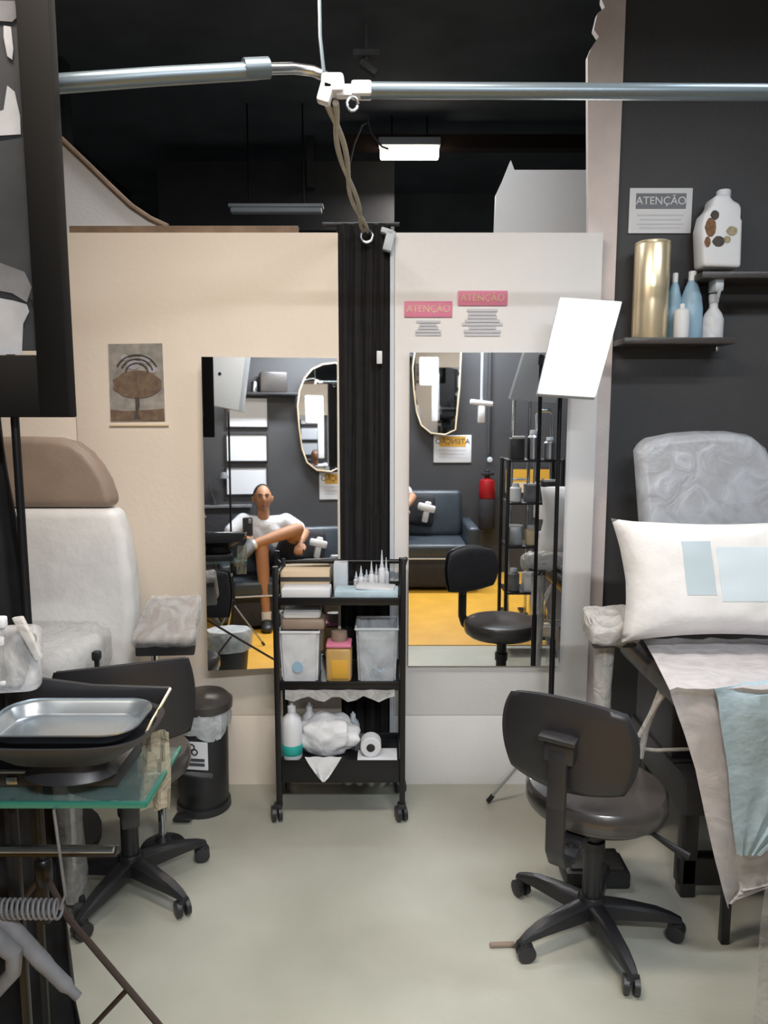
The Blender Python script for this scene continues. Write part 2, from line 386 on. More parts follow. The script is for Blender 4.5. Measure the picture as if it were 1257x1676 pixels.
# ------------------------------------------------------------------ things on the partitions
NW = frameR((0, -1, 0))
def wall_print():
    Y = 2.955; c = [P(x, y, Y) for x, y in ((177, 563), (265, 562), (270, 689), (181, 690))]
    t = thing('art_print', 'small print of a round-crowned tree under a swirling sky on the cream partition', 'art print', (P(222, 690, Y)))
    obj('paper', quad_panel(bm_new(), c, .004, (0, -1, 0)), pr_bg, t)
    y = Y-.002
    def blob(pts, m, nm, th=.0012): obj(nm, prism(bm_new(), [P(a, b, y) for a, b in pts], (0, -th, 0)), m, t)
    bm = bm_new()
    for rr, (a0, a1) in ((34, (20, 165)), (26, (10, 170)), (18, (0, 185))):
        tube(bm, [P(224+rr*math.cos(math.radians(a)), 610-rr*.85*math.sin(math.radians(a)), y) for a in range(a0, a1, 10)], .0035, 6)
    obj('sky_swirls', bm, pr_dark, t)
    bm = bm_new()
    for cx, cy, r in ((218, 597, 8), (238, 588, 7), (250, 605, 6), (204, 585, 5)):
        prism(bm, [P(cx+r*1.3*math.cos(a*math.pi/7), cy+r*math.sin(a*math.pi/7), y) for a in range(14)], (0, -.001, 0))
    obj('clouds', bm, pr_pale, t)
    blob([(225+40*math.cos(a*math.pi/10)*(1+.06*math.sin(a*3)), 630+(22 if a < 10 else 24)*math.sin(a*math.pi/10)) for a in range(20)], pr_brown, 'tree_crown')
    blob([(221, 650), (228, 650), (229, 664), (226, 676), (231, 686), (219, 686), (222, 674), (222, 662)], pr_dark, 'tree_trunk', .0016)
    blob([(181, 670), (205, 673), (240, 671), (268, 669), (269, 688), (182, 688)], pr_brown, 'ground', .001)
    bm = boxes((P(228, 696, 2.955), (P(276, 696, 2.955).x-P(180, 696, 2.955).x, .012, .006)))
    obj('lower_strip', bm, card, t)
wall_print()
def sign(name, label, cs, Y, toward, bg, head, headc, lines, lm, textc, title, cat='sign', place=P):
    """cs = TL TR BR BL in pixels"""
    pts = [place(x, y, Y) for x, y in cs]; c0 = sum(pts, Vector())/4
    tw = Vector(toward); t = thing(name, label, cat, (c0.x, c0.y, min(p.z for p in pts)))
    zt = max(p.z for p in pts); zb = min(p.z for p in pts); x0 = min(p.x for p in pts); x1 = max(p.x for p in pts)
    W = x1-x0; H = zt-zb; R = frameR(toward); cx = (x0+x1)/2
    obj('board', boxes(((cx, Y, (zt+zb)/2), (W, .006, H), None, .001)), bg, t)
    if head:
        hz = zt-H*(head[0]+head[1])/2; hh = H*(head[1]-head[0])
        obj('header_band', boxes(((cx, Y+tw.y*.0035, hz), (W*head[2], .002, hh))), headc, t)
        text(title, hh*.72, (cx, Y+tw.y*.0052, hz), R, textc, t)
    if lines:
        bm = bm_new()
        for k, f in enumerate(lines): box(bm, (cx, Y+tw.y*.0035, zt-H*f), (W*(.66 if k % 2 else .74), .001, H*.035))
        obj('printed_lines', bm, lm, t)
    return t
grey_tile = mat('grey_header', (120, 124, 132), .7)
sign('warning_sign', 'white warning notice reading ATENÇÃO on the charcoal wall above the gold cylinder', ((1031, 308), (1131, 309), (1130, 382), (1029, 380)), 3.045, (0, -1, 0), paper, (.12, .46, .80), grey_tile, (.6, .7, .8, .88), lightink, paper, 'ATENÇÃO')
for (x0, x1, y0, y1, gx0, gx1, gy0, gy1, lab) in ((662, 740, 493, 519, 678, 724, 524, 550, 'lower pink warning label with grey print below it on the white partition'),
                                (750, 830, 476, 500, 755, 824, 505, 551, 'higher pink warning label with a larger grey print below it on the white partition')):
    t = sign('warning_label', lab, ((x0, y0), (x1, y0), (x1, y1), (x0, y1)), 2.956, (0, -1, 0), pink, None, None, None, None, None, '')
    c = P((x0+x1)/2, (y0+y1)/2, 2.9515); text('ATENÇÃO', .036, c, NW, card, t)
    bm = bm_new(); rnd = random.Random(x0)
    n = 5 if x0 < 700 else 8
    for k in range(n):
        yy = gy0+(gy1-gy0)*(k+.5)/n; wd = (gx1-gx0)*(.6+.4*rnd.random()); cx = (gx0+gx1)/2
        a, b = P(cx-wd/2, yy, 2.957), P(cx+wd/2, yy, 2.957); box(bm, (a+b)/2, (b.x-a.x, .002, (gy1-gy0)/n*.0018))
    obj('printed_lines', bm, lightink, t)

# ------------------------------------------------------------------ shelves on the charcoal wall
def shelf(px0, px1, py, Ybk, dep, label, x1=None):
    a, b = P(px0, py, Ybk-dep), P(px1, py, Ybk-dep)
    xb = b.x if x1 is None else x1
    tag(obj('wall_shelf', boxes((((a.x+xb)/2, Ybk-dep/2, a.z-.012), (xb-a.x, dep, .024), None, .003)), vinyl), label, 'shelf')
    return a.z, a.x, xb
SY = 3.05
z1, sx0, sx1 = shelf(1022, 1205, 552, SY, .17, 'black wall shelf holding the gold cylinder and bottles')
z2, _, _ = shelf(1150, 1257, 444, SY, .17, 'upper black wall shelf under the patterned white jug', 1.95)
tag(obj('shelf_hook', boxes(((sx1-.05, 2.93, z1-.037), (.014, .02, .026), None, .003)), steel), 'small metal hook under the right end of the lower shelf', 'hook')
ys = 2.95
def shx(px, z): # x on shelf at pixel column
    return P(px, 838-0, ys).x if False else ((px-628.5)/FPX)*( (ys) /(cp+0*sp))
def at_x(px, py): return P(px, py, ys).x
t = thing('foil_cylinder', 'tall shiny gold cylinder on the lower shelf beside the pillar', 'cylinder', (at_x(1065, 480), ys, z1))
h = P(1065, 398, ys).z-z1; r = (at_x(1093, 480)-at_x(1037, 480))/2; cx = at_x(1065, 480)
obj('foil_wrap', lathe(bm_new(), [(r*.97, 0), (r, .004), (r, h*.97), (r*.97, h*.98)], (cx, ys, z1), 32), gold, t)
obj('lid', lathe(bm_new(), [(r*.99, h*.98), (r*1.0, h), (r*.9, h+.004), (.001, h+.005)], (cx, ys, z1), 32), gold, t)
def bottle(px, py_top, w_px, profile, body, capm, label, y=ys, lab=None):
    x = P(px, 500, y).x; h = P(px, py_top, y).z-z1; r = w_px/FPX*y/2
    t = thing('bottle', label, 'bottle', (x, y, z1))
    obj('body', lathe(bm_new(), [(r*a, h*b) for a, b in profile], (x, y, z1), 20), body, t)
    obj('cap', lathe(bm_new(), [(r*.34, h*.86), (r*.34, h*.99), (r*.28, h), (.001, h)], (x, y, z1), 16), capm, t)
    if lab: obj('label', lathe(bm_new(), [(r*1.015, h*lab[0]), (r*1.02, h*lab[0]+.001), (r*1.02, h*lab[1]), (r*1.015, h*lab[1]+.001)], (x, y, z1), 20), white_pl, t)
conical = [(.92, 0), (1, .02), (1, .45), (.85, .62), (.5, .8), (.33, .86), (.33, .87)]
bottle(1103, 447, 26, conical, pale_blue, white_pl, 'narrow pale blue bottle with white label beside the gold cylinder', 2.99)
bottle(1117, 497, 24, [(.95, 0), (1, .02), (1, .8), (.5, .86)], white_pl, white_pl, 'short white jar in front of the pale blue bottles on the shelf', 2.91)
bottle(1131, 444, 36, conical, pale_blue, white_pl, 'wider pale blue conical bottle in the middle of the lower shelf', 2.97)
x = P(1168, 500, ys).x; t = thing('spray_bottle', 'clear spray bottle with a pale trigger head at the right end of the lower shelf', 'spray bottle', (x, ys, z1)); h = P(1168, 456, ys).z-z1
obj('body', lathe(bm_new(), [(.036, 0), (.04, .004), (.04, h*.32), (.032, h*.42), (.016, h*.52), (.016, h*.6)], (x, ys, z1), 20), tub_m, t)
bm = bm_new(); lathe(bm, [(.018, h*.6), (.02, h*.72), (.018, h*.74)], (x, ys, z1)); box(bm, (x, ys-.012, z1+h*.88), (.034, .07, h*.24), None, .008); obj('sprayer_head', bm, skirt_white, t)
obj('trigger', boxes(((x, ys-.04, z1+h*.74), (.012, .012, h*.16), (.4, 0, 0), .003)), skirt_white, t)
# jug on the upper shelf
jug = thing('plastic_jug', 'white plastic jug printed with brown and cream flowers on the upper shelf', 'jug', (P(1183, 440, ys).x, ys, z2))
out = [(1152, 436), (1150, 372), (1156, 348), (1168, 336), (1172, 318), (1196, 316), (1200, 326), (1212, 332), (1217, 345), (1214, 438)]
body = bm_new(); prism(body, [P(x, y, ys-.05) for x, y in out], (0, .10, 0), .014, 3)
jo = obj('body', body, white_pl, jug)
cut = bpy.data.objects.new('cut', bpy.data.meshes.new('cut')); bmc = boxes((P(1207, 355, ys), (.024, .3, .05), None, .01)); bmc.to_mesh(cut.data); bmc.free(); C.objects.link(cut)
cut.location = (0, 0, 0); md = jo.modifiers.new('b', 'BOOLEAN'); md.object = cut; md.operation = 'DIFFERENCE'; md.solver = 'EXACT'
bpy.context.view_layer.update(); dg = bpy.context.evaluated_depsgraph_get(); me = bpy.data.meshes.new_from_object(jo.evaluated_get(dg)); jo.modifiers.clear(); jo.data = me; bpy.data.objects.remove(cut)
obj('cap', lathe(bm_new(), [(.024, 0), (.026, .004), (.026, .024), (.022, .028)], P(1184, 324, ys), 18), white_pl, jug)
bm = bm_new()
def patch(bm, cx, cy, rx, ry, n=10, Y=ys-.0515):
    prism(bm, [P(cx+rx*math.cos(a*2*math.pi/n)*(1+.12*math.sin(a*3)), cy+ry*math.sin(a*2*math.pi/n), Y) for a in range(n)], (0, -.0008, 0))
patch(bm, 1163, 372, 9, 16); patch(bm, 1158, 396, 5, 9); obj('brown_print', bm, mat('jug_brown', (120, 82, 50), .6, var=.3, vscale=60), jug)
for q_ in ((1170, 352, 7, 8), (1176, 395, 10, 9)): bm = bm_new(); patch(bm, *q_); obj('dark_print', bm, pr_dark, jug)
bm = bm_new(); patch(bm, 1198, 378, 9, 8); patch(bm, 1190, 392, 6, 6); obj('cream_print', bm, mat('jug_olive', (160, 150, 120), .6, var=.2, vscale=60), jug)

# ------------------------------------------------------------------ LED lamps on stands
def led_panel(cs, stand_xy, label, legdirs, legr=.26, facing=(0, -1, 0), hub_extra=None, pole_top=None, dep=.035):
    pts = [Vector(p) for p in cs]; c = sum(pts, Vector())/4
    n = (pts[1]-pts[0]).cross(pts[3]-pts[0]).normalized()
    if n.dot(Vector(facing)) < 0: n = -n
    t = thing('studio_lamp', label, 'lamp', (stand_xy[0], stand_xy[1], 0))
    obj('housing', prism(bm_new(), [c+(p-c)*1.05 - n*.002 for p in pts], -n*dep, .004), skirt_white, t)
    obj('diffuser', prism(bm_new(), [c+(p-c)*1.0 for p in pts], n*.004), lamp_e, t)
    sx, sy = stand_xy; zt = pole_top or c.z
    obj('pole', tube(bm_new(), [(sx, sy, .06), (sx, sy, .7), (sx, sy, .701), (sx, sy, zt)], [.011, .011, .008, .008]), blkm, t)
    obj('swivel', tube(bm_new(), [(sx, sy, zt-.03), (sx, sy, zt), c-n*(dep+.012), c-n*dep], .012), blkm, t)
    obj('hub', lathe(bm_new(), [(.018, .3), (.02, .305), (.02, .36), (.016, .365)], (sx, sy, 0), 14), blkm, t)
    for a in legdirs:
        a = math.radians(a); e = Vector((sx+legr*math.cos(a), sy+legr*math.sin(a), .008))
        lg = obj('leg', tube(bm_new(), [(sx, sy, .34), e], .006, 8), steel, t)
        obj('rubber_foot', tube(bm_new(), [e.lerp(Vector((sx, sy, .34)), .08), e], .010, 8), blk, lg)
    return t
Yl = 2.66
cs = [P(918, 489, Yl+.04), P(1016, 496, Yl+.02), P(974, 647, Yl-.05), P(882, 641, Yl-.03)]
tpos = PZ(790, 1312, .0); sx_, sy_ = P(903, 1100, 2.76).x, 2.76
aa = math.degrees(math.atan2(tpos.y-sy_, tpos.x-sx_))
led_panel(cs, (sx_, sy_), 'glowing square lamp panel tilted on a thin black stand beside the right mirror', (168, 288, 40), .235)

# ------------------------------------------------------------------ swivel chairs
def swivel_chair(label, loc, rz, leg0, bw=.36, bh=.245, bz=.706, rad=.11, seatr=.2, group=None, squ=.62):
    t = thing('swivel_chair', label, 'chair', (0, 0, 0), group)
    for k in range(5):
        a = math.radians(leg0+72*k)-rz; d = Vector((math.cos(a), math.sin(a), 0)); s = Vector((-d.y, d.x, 0)); rr = .25
        bm = bm_new(); rings = []
        for u, hw, zt, zb in ((.02, .026, .112, .06), (.10, .024, .108, .062), (.19, .02, .096, .064), (.235, .017, .082, .062), (.262, .012, .07, .058)):
            q = d*u; rings.append([bm.verts.new(q+s*hw*e+Vector((0, 0, z))) for e, z in ((-1, zb), (1, zb), (1, zt-.008), (.6, zt), (-.6, zt), (-1, zt-.008))])
        for A, B in zip(rings, rings[1:]):
            for i in range(6): bm.faces.new((A[i], A[(i+1)%6], B[(i+1)%6], B[i]))
        bm.faces.new(rings[0]); bm.faces.new(rings[-1][::-1])
        lg = obj('leg', bm, blk, t)
        bm = bm_new(); c = d*.248; Rr = frameR(s + d*.4)
        for off in (-.014, .014): lathe(bm, [(.018, -.009), (.026, -.007), (.0265, .007), (.018, .009)], c+Rr@Vector((0, 0, off))+Vector((0, 0, .0275)), 18, R=Rr)
        box(bm, c+Vector((0, 0, .045)), (.026, .036, .026), (0, 0, a), .006)
        tube(bm, [c+Vector((0, 0, .05)), c+Vector((0, 0, .07))], .007, 8); obj('caster', bm, blk, lg)
    obj('hub', lathe(bm_new(), [(.03, .055), (.04, .06), (.04, .115), (.034, .125)], seg=20), blk, t)
    obj('gas_column', lathe(bm_new(), [(.028, .12), (.028, .26), (.034, .262), (.034, .30), (.026, .302), (.026, .385)], seg=20), blk, t)
    bm = bm_new(); box(bm, (0, -.02, .39), (.14, .2, .035), None, .01); box(bm, (0, -.13, .385), (.06, .14, .03), None, .008); obj('mechanism', bm, blk, t)
    obj('height_lever', tube(bm_new(), [(.05, 0, .38), (.16, .0, .375), (.23, -.01, .355), (.27, -.012, .345)], [.006, .006, .011, .010], 8), blk, t)
    bm = bm_new(); lathe(bm, [(.022, 0), (.026, .004), (.026, .024), (.02, .03)], (-.0, -.21, .345), 14); tube(bm, [(0, -.2, .385), (0, -.21, .35)], .008, 8); obj('adjuster_knob', bm, blk, t)
    lathe_p = [(.17, .405), (seatr*.97, .415), (seatr, .43), (seatr, .465), (seatr*.95, .478), (seatr*.8, .482), (seatr*.3, .476), (.001, .474)]
    obj('seat', lathe(bm_new(), lathe_p, seg=44, sx=1.02, sy=.98), seat_m, t)
    obj('seat_shell', lathe(bm_new(), [(.12, .398), (.175, .40), (seatr*.99, .424), (seatr*.99, .428)], seg=44, sx=1.02, sy=.98), blk, t)
    # back upright
    bm = bm_new(); pr = [(-.14, .375), (-.24, .365), (-.30, .385), (-.325, .43), (-.325, .55), (-.318, .70)]
    for (y0, za), (y1, zb) in zip(pr, pr[1:]):
        m_ = (Vector((0, y0, za))+Vector((0, y1, zb)))/2; dd = Vector((0, y1-y0, zb-za)); box(bm, m_, (.05, .02, dd.length+.012), (math.atan2(dd.z, dd.y)-math.pi/2, 0, 0), .006)
    obj('back_support', bm, blk, t)
    bm = bm_new(); box(bm, (0, -.312, bz), (.085, .03, .08), None, .012); box(bm, (0, -.325, bz+.03), (.10, .035, .014), (.2, 0, 0), .005); obj('back_bracket', bm, blk, t)
    # curved backrest
    def back(th, y0, gx, gy, nm, m, grow=0):
        bm = bm_new(); nu, nv = 22, 14; W = bw+grow; H = bh+grow
        pts = rrect(2, 2, 1, 1)
        def surf(u, v, off):
            x = u*W/2; z = v*H/2
            # square to rounded mapping
            k = squ; x2 = x*math.sqrt(max(0, 1-k*v*v/2)); z2 = z*math.sqrt(max(0, 1-k*u*u/2))
            ed = max(abs(u), abs(v))**6
            return Vector((x2, y0+off*(1-ed*.75)+1.1*x2*x2-.06*(z2)*1.0, bz+z2))
        F_ = [[bm.verts.new(surf(-1+2*i/nu, -1+2*j/nv, th)) for j in range(nv+1)] for i in range(nu+1)]
        B_ = [[bm.verts.new(surf(-1+2*i/nu, -1+2*j/nv, -th)) for j in range(nv+1)] for i in range(nu+1)]
        for G in (F_, B_):
            for i in range(nu):
                for j in range(nv): bm.faces.new((G[i][j], G[i+1][j], G[i+1][j+1], G[i][j+1]))
        per = [(i, 0) for i in range(nu)]+[(nu, j) for j in range(nv)]+[(i, nv) for i in range(nu, 0, -1)]+[(0, j) for j in range(nv, 0, -1)]
        for q in range(len(per)):
            a, b = per[q], per[(q+1) % len(per)]; bm.faces.new((F_[a[0]][a[1]], F_[b[0]][b[1]], B_[b[0]][b[1]], B_[a[0]][a[1]]))
        obj(nm, bm, m, t, 75)
    back(.022, -.27, 0, 0, 'backrest', fabric)
    back(.009, -.294, 0, 0, 'back_shell', blk, .012)
    t.location = loc; t.rotation_euler = (0, 0, rz)
    return t
swivel_chair('black swivel chair with a rounded back standing in the open floor by the bed', (.625, 2.06, 0), math.radians(-34), -80)
swivel_chair('black swivel chair at left, its broad back turned to the steel tray', (-.835, 2.27, 0), math.radians(21), -34, bw=.385, bh=.24, bz=.735, squ=.34)

# ------------------------------------------------------------------ black trolley with supplies
X0, X1, Y0, Y1 = -.402, .070, 2.68, 2.90
cart = thing('trolley', 'narrow black three-tier trolley on casters crammed with supplies between the mirrors', 'trolley', ((X0+X1)/2, (Y0+Y1)/2, 0))
for i, x in enumerate((X0, X1)):
    for j, y in enumerate((Y0, Y1)):
        zt = (1.0 if i == 0 else 1.03) if j == 0 else .99
        obj('post', boxes(((x, y, (.06+zt)/2), (.022, .022, zt-.06), None, .004)), blkm, cart)
        bm = bm_new(); dx = -.012 if i == 0 else -.004; R = frameR((1, .3, 0))
        for o_ in (-.012, .012): lathe(bm, [(.018, -.009), (.03, -.007), (.03, .007), (.018, .009)], Vector((x+dx, y, .03))+R@Vector((0, 0, o_)), 18, R=R)
        box(bm, (x+dx*.5, y, .062), (.034, .034, .02), None, .005); obj('caster', bm, blk, cart)
ZS = (.88, .556, .243)
for k, z in enumerate(ZS):
    bm = bm_new(); lip = (.018, .02, .02)[k]; w_ = X1-X0-.02; d_ = Y1-Y0-.01; cx = (X0+X1)/2; cy = (Y0+Y1)/2
    box(bm, (cx, cy, z-.012), (w_, d_, .008))
    fr = (.03, .035, .09)[k]
    box(bm, (cx, Y0, z-fr/2+.002), (w_, .008, fr), None, .003); box(bm, (cx, Y1, z-.01), (w_, .008, .05), None, .003)
    for x in (X0+.012, X1-.012): box(bm, (x, cy, z-.008), (.008, d_, .03), None, .003)
    obj('shelf', bm, blkm, cart)
obj('push_bar', tube(bm_new(), [(X0, Y1, .975), (X1, Y1, .975)], .009), blkm, cart)
obj('side_rail', tube(bm_new(), [(X0, Y0, .96), (X0, Y1, .96)], .007), blkm, cart)
obj('side_rail', tube(bm_new(), [(X1, Y0, 1.0), (X1+.012, (Y0+Y1)/2, 1.005), (X1, Y1, .98)], .010), blkm, cart)
def CX(px, y=2.75): return P(px, 1100, y).x
# top tier
zt = ZS[0]-.008
def bxthing(name, label, cat, c, s, m, bev=.004, group=None, rz=0):
    return tag(obj(name, boxes((c, s, (0, 0, rz), bev)), m), label, cat, group)
def span(px0, px1, py, y): return P(px0, py, y).x, P(px1, py, y).x
a, b = span(462, 541, 965, 2.72)
bxthing('paper_box', 'flat white box at the front left of the trolley top', 'box', ((a+b)/2, 2.735, zt+.02), (b-a, .09, .038), white_pl)
a, b = span(462, 541, 940, 2.86)
t = thing('card_box', 'cream card box with a dark band behind the flat white box', 'box', ((a+b)/2, 2.845, zt))
obj('body', boxes((((a+b)/2, 2.845, zt+.042), (b-a, .08, .084), None, .003)), card, t)
obj('dark_band', boxes((((a+b)/2, 2.803, zt+.052), (b-a+.002, .003, .016))), vinyl, t)
a, b = span(548, 652, 965, 2.72)
t = thing('glove_box', 'pale blue and white tray of disposables lying at the front right of the trolley top', 'tray', ((a+b)/2, 2.74, zt))
obj('tray', boxes((((a+b)/2, 2.74, zt+.016), (b-a, .10, .03), (0, 0, -.03), .005)), blue_pad, t)
obj('lid', boxes((((a+b)/2+.035, 2.745, zt+.036), ((b-a)*.6, .085, .012), (0, .06, -.1), .003)), white_pl, t)
c = P(558, 938, 2.83)
t = thing('paper_cup', 'pale square cup standing left of the nozzle bottles', 'cup', (c.x, 2.83, zt))
obj('cup', prism(bm_new(), [(c.x-.028, 2.80, zt), (c.x+.028, 2.80, zt), (c.x+.028, 2.86, zt), (c.x-.028, 2.86, zt)], (0, 0, .115), .006), skirt_white, t)
inks = [(583, 935, 8), (591, 926, 9), (600, 932, 8), (608, 918, 9), (616, 924, 9), (625, 900, 10), (632, 912, 9), (597, 941, 8)]
labs = ['shortest white nozzle bottle at the left of the ink row', 'small white nozzle bottle second from the left of the ink row', 'thin white nozzle bottle in the middle of the ink row', 'white nozzle bottle left of the tall pointed one',
        'stout white nozzle bottle near the tall pointed one', 'tallest pointed white nozzle bottle on the trolley top', 'rightmost white nozzle bottle on the trolley top', 'white nozzle bottle at the front of the ink row']
for k, (px, py, wd) in enumerate(inks):
    y = 2.83 if k % 2 else 2.86
    if k == 7: y = 2.81
    x = P(px, 940, y).x; h = P(px, py, y).z-zt; r = wd/FPX*2.85/2*1.15
    t = thing('ink_bottle', labs[k], 'bottle', (x, y, zt), 'nozzle bottles on the trolley top')
    hb = h*.58
    obj('body', lathe(bm_new(), [(r*.9, 0), (r, .003), (r, hb*.9), (r*.6, hb)], (x, y, zt), 14), white_pl, t)
    obj('nozzle', lathe(bm_new(), [(r*.6, hb), (r*.62, hb+.008), (r*.4, hb+.012), (r*.12, h)], (x, y, zt), 12), skirt_white, t)
# middle tier
zt = ZS[1]-.008
def tub(x0, x1, y0, y1, h, m, nm, lab, cat, taper=.9, rim=None, fill=None, fillh=.4):
    cx, cy = (x0+x1)/2, (y0+y1)/2; t = thing(nm, lab, cat, (cx, cy, zt))
    bm = bm_new(); t_ = .003
    lo = [Vector((cx+(x-cx)*taper, cy+(y-cy)*taper, zt+.001)) for x, y in ((x0, y0), (x1, y0), (x1, y1), (x0, y1))]
    hi = [Vector((x, y, zt+h)) for x, y in ((x0, y0), (x1, y0), (x1, y1), (x0, y1))]
    V = [bm.verts.new(p) for p in lo+hi]
    bm.faces.new(V[:4])
    for k in range(4): bm.faces.new((V[k], V[(k+1)%4], V[4+(k+1)%4], V[4+k]))
    bmesh.ops.bevel(bm, geom=[e for e in bm.edges if abs(e.verts[0].co.z-e.verts[1].co.z) > h*.5], offset=.01, segments=3, affect='EDGES')
    bmesh.ops.recalc_face_normals(bm, faces=bm.faces[:]); bmesh.ops.solidify(bm, geom=bm.faces[:], thickness=.0025)
    obj('tub', bm, m, t)
    if rim:
        p = [Vector((x, y, zt+h)) for x, y in ((x0, y0), (x1, y0), (x1, y1), (x0, y1), (x0, y0))]
        obj('rim', tube(bm_new(), p, .005, 8), rim, t)
    if fill:
        bm = bm_new(); rr = random.Random(int(x0*1000))
        for k in range(26):
            fx, fy = rr.uniform(-.38, .38), rr.uniform(-.38, .38)
            box(bm, (cx+fx*(x1-x0)*taper, cy+fy*(y1-y0)*taper, zt+.012+fillh*h*rr.random()), (.03, .028, .012), (rr.random(), rr.random(), rr.random()*3), .003)
        obj('contents', bm, fill, t)
    return t
a, b = span(459, 524, 1065, 2.74)
t = tub(a, b, 2.70, 2.87, P(490, 1035, 2.70).z-zt, tub_m, 'storage_tub', 'frosted white tub with a pale blue mark at left of the middle tier', 'tub', rim=white_pl, fill=white_pl, fillh=.75)
obj('blue_mark', prism(bm_new(), [P(487+9*math.cos(k*math.pi/6), 1092+9*math.sin(k*math.pi/6), 2.703) for k in range(12)], (0, -.002, 0)), pale_blue, t)
zz = P(490, 1035, 2.70).z
t = thing('wipes_packet', 'soft white packet with a taupe underside lying on the frosted tub', 'packet', (P(492, 1030, 2.75).x, 2.77, zz))
a, b = span(461, 527, 1010, 2.73)
obj('packet', boxes((((a+b)/2, 2.77, zz+.063), (b-a-.01, .12, .03), (0, 0, .03), .012)), linen, t)
obj('lower_packet', boxes((((a+b)/2+.006, 2.77, zz+.027), (b-a+.012, .13, .044), None, .014)), taupe, t)
c = P(555, 1080, 2.73); hj = P(555, 1047, 2.73).z-zt
t = thing('label_jar', 'amber jar with a yellow label and pink lid in the middle tier', 'jar', (c.x, 2.74, zt))
obj('body', boxes(((c.x, 2.74, zt+hj*.42), (.098, .09, hj*.84), None, .014)), amber2, t)
obj('yellow_label', boxes(((c.x+.004, 2.694, zt+hj*.33), (.062, .003, hj*.46), None, .001)), amber, t)
obj('pink_lid', boxes(((c.x, 2.74, zt+hj*.9), (.096, .088, hj*.1), None, .006)), pink, t)
obj('top_roll', lathe(bm_new(), [(.03, hj*.95), (.032, hj*1.0), (.03, hj*1.18), (.012, hj*1.19)], (c.x, 2.75, zt), 18), taupe, t)
a, b = span(583, 651, 1065, 2.74)
tub(a, b, 2.70, 2.87, P(618, 1030, 2.70).z-zt, film('clear_tub', (225, 230, 236), .38, .4, .1, 8), 'storage_tub', 'clear tub half full of pale blue packets at right of the middle tier', 'tub', rim=skirt_white, fill=pale_blue, fillh=.5)
# film hanging off the middle tier
g = [[(X0+.03+(X1-X0-.06)*j/14, Y0-.008-.004*math.sin(j*2.1+i), ZS[1]-.028-.012*i-(.012 if i == 3 else 0)*math.sin(j*1.7)) for j in range(15)] for i in range(4)]
tag(obj('clear_film_strip', sheet(bm_new(), g, .001), film_m), 'strip of clear film hanging along the front of the middle trolley tier', 'film')
# bottom tier
zt = ZS[2]-.008
def soap(px, wpx, ytop, y, m, lab, label_band=None, capm=None, nm='squeeze_bottle'):
    x = P(px, 1200, y).x; r = wpx/FPX*y/2*1.03; h = P(px, ytop, y).z-zt
    t = thing(nm, lab, 'bottle', (x, y, zt))
    obj('body', lathe(bm_new(), [(r*.92, 0), (r, .006), (r, h*.62), (r*.8, h*.74), (r*.36, h*.82), (r*.34, h*.84)], (x, y, zt), 22), m, t)
    obj('cap', lathe(bm_new(), [(r*.4, h*.84), (r*.4, h*.94), (r*.22, h*.95), (r*.14, h)], (x, y, zt), 16), capm or white_pl, t)
    if label_band: obj('teal_label', lathe(bm_new(), [(r*1.0, h*label_band[0]), (r*1.02, h*label_band[0]+.001), (r*1.02, h*label_band[1]), (r*1.0, h*label_band[1]+.001)], (x, y, zt), 22), teal, t)
soap(478, 34, 1150, 2.73, white_pl, 'white bottle with a teal label band at the left of the bottom tier', (.08, .26), nm='cleaning_bottle')
soap(507, 26, 1150, 2.80, white_pl, 'tall white squeeze bottle behind the crumpled bag on the bottom tier')
soap(578, 22, 1165, 2.82, skirt_white, 'greyish squeeze bottle leaning place right of the crumpled bag'.replace('leaning place ', 'standing '))
bm = bm_new(); g = bmesh.ops.create_icosphere(bm, subdivisions=4, radius=1)
cb = P(537, 1205, 2.76)
for v in bm.verts:
    n_ = noise.noise(v.co*2.3)*.22+noise.noise(v.co*6)*.10; q = v.co*(1+n_); q.z = max(q.z, -.84)
    v.co = Vector((cb.x+q.x*.118, 2.765+q.y*.055, zt+.075+q.z*.088))
bag = tag(obj('plastic_bag', bm, film('white_bag_film', (240, 241, 244), .95, .6, .5, 10), smooth=60), 'crumpled white plastic bag spilling over the bottom tier front', 'bag')
me = bag.data
g = []
for i in range(7):
    s = i/6; hw = .066*(1-s)**.8+.004
    g.append([(cb.x-.012+hw*(-1+2*j/8), 2.667-.004*math.sin(j*1.9+i), zt+.03-.10*s) for j in range(9)])
obj('bag_flap', sheet(bm_new(), g, .0015), MATS.get('x') or bpy.data.materials['white_bag_film'], bag)
c = P(612, 1222, 2.72)
t = thing('tape_roll', 'small white roll with a dark core lying on its side in the bottom tier', 'roll', (c.x-.01, 2.72, zt))
Rr = frameR((0, -1, .0)); cc = Vector((c.x-.012, 2.735, zt+.048))
bm = bm_new(); lathe(bm, [(.036, -.03), (.04, -.026), (.04, .026), (.036, .03)], cc, 24, R=Rr); obj('roll', bm, paper, t)
obj('core', lathe(bm_new(), [(.016, .0295), (.0165, .031), (.015, .032)], cc, 18, R=Rr), blk, t)
a, b = span(585, 650, 1236, 2.71)
bxthing('paper_tray', 'low white tray under the tape roll in the bottom tier', 'tray', ((a+b)/2, 2.74, zt+.004), (b-a, .1, .008), white_pl, .002)
bxthing('grey_block', 'small grey block right beside the white bag in the bottom tier', 'block', (P(588, 1225, 2.76).x, 2.80, zt+.028), (.04, .05, .055), art_mid, .004)

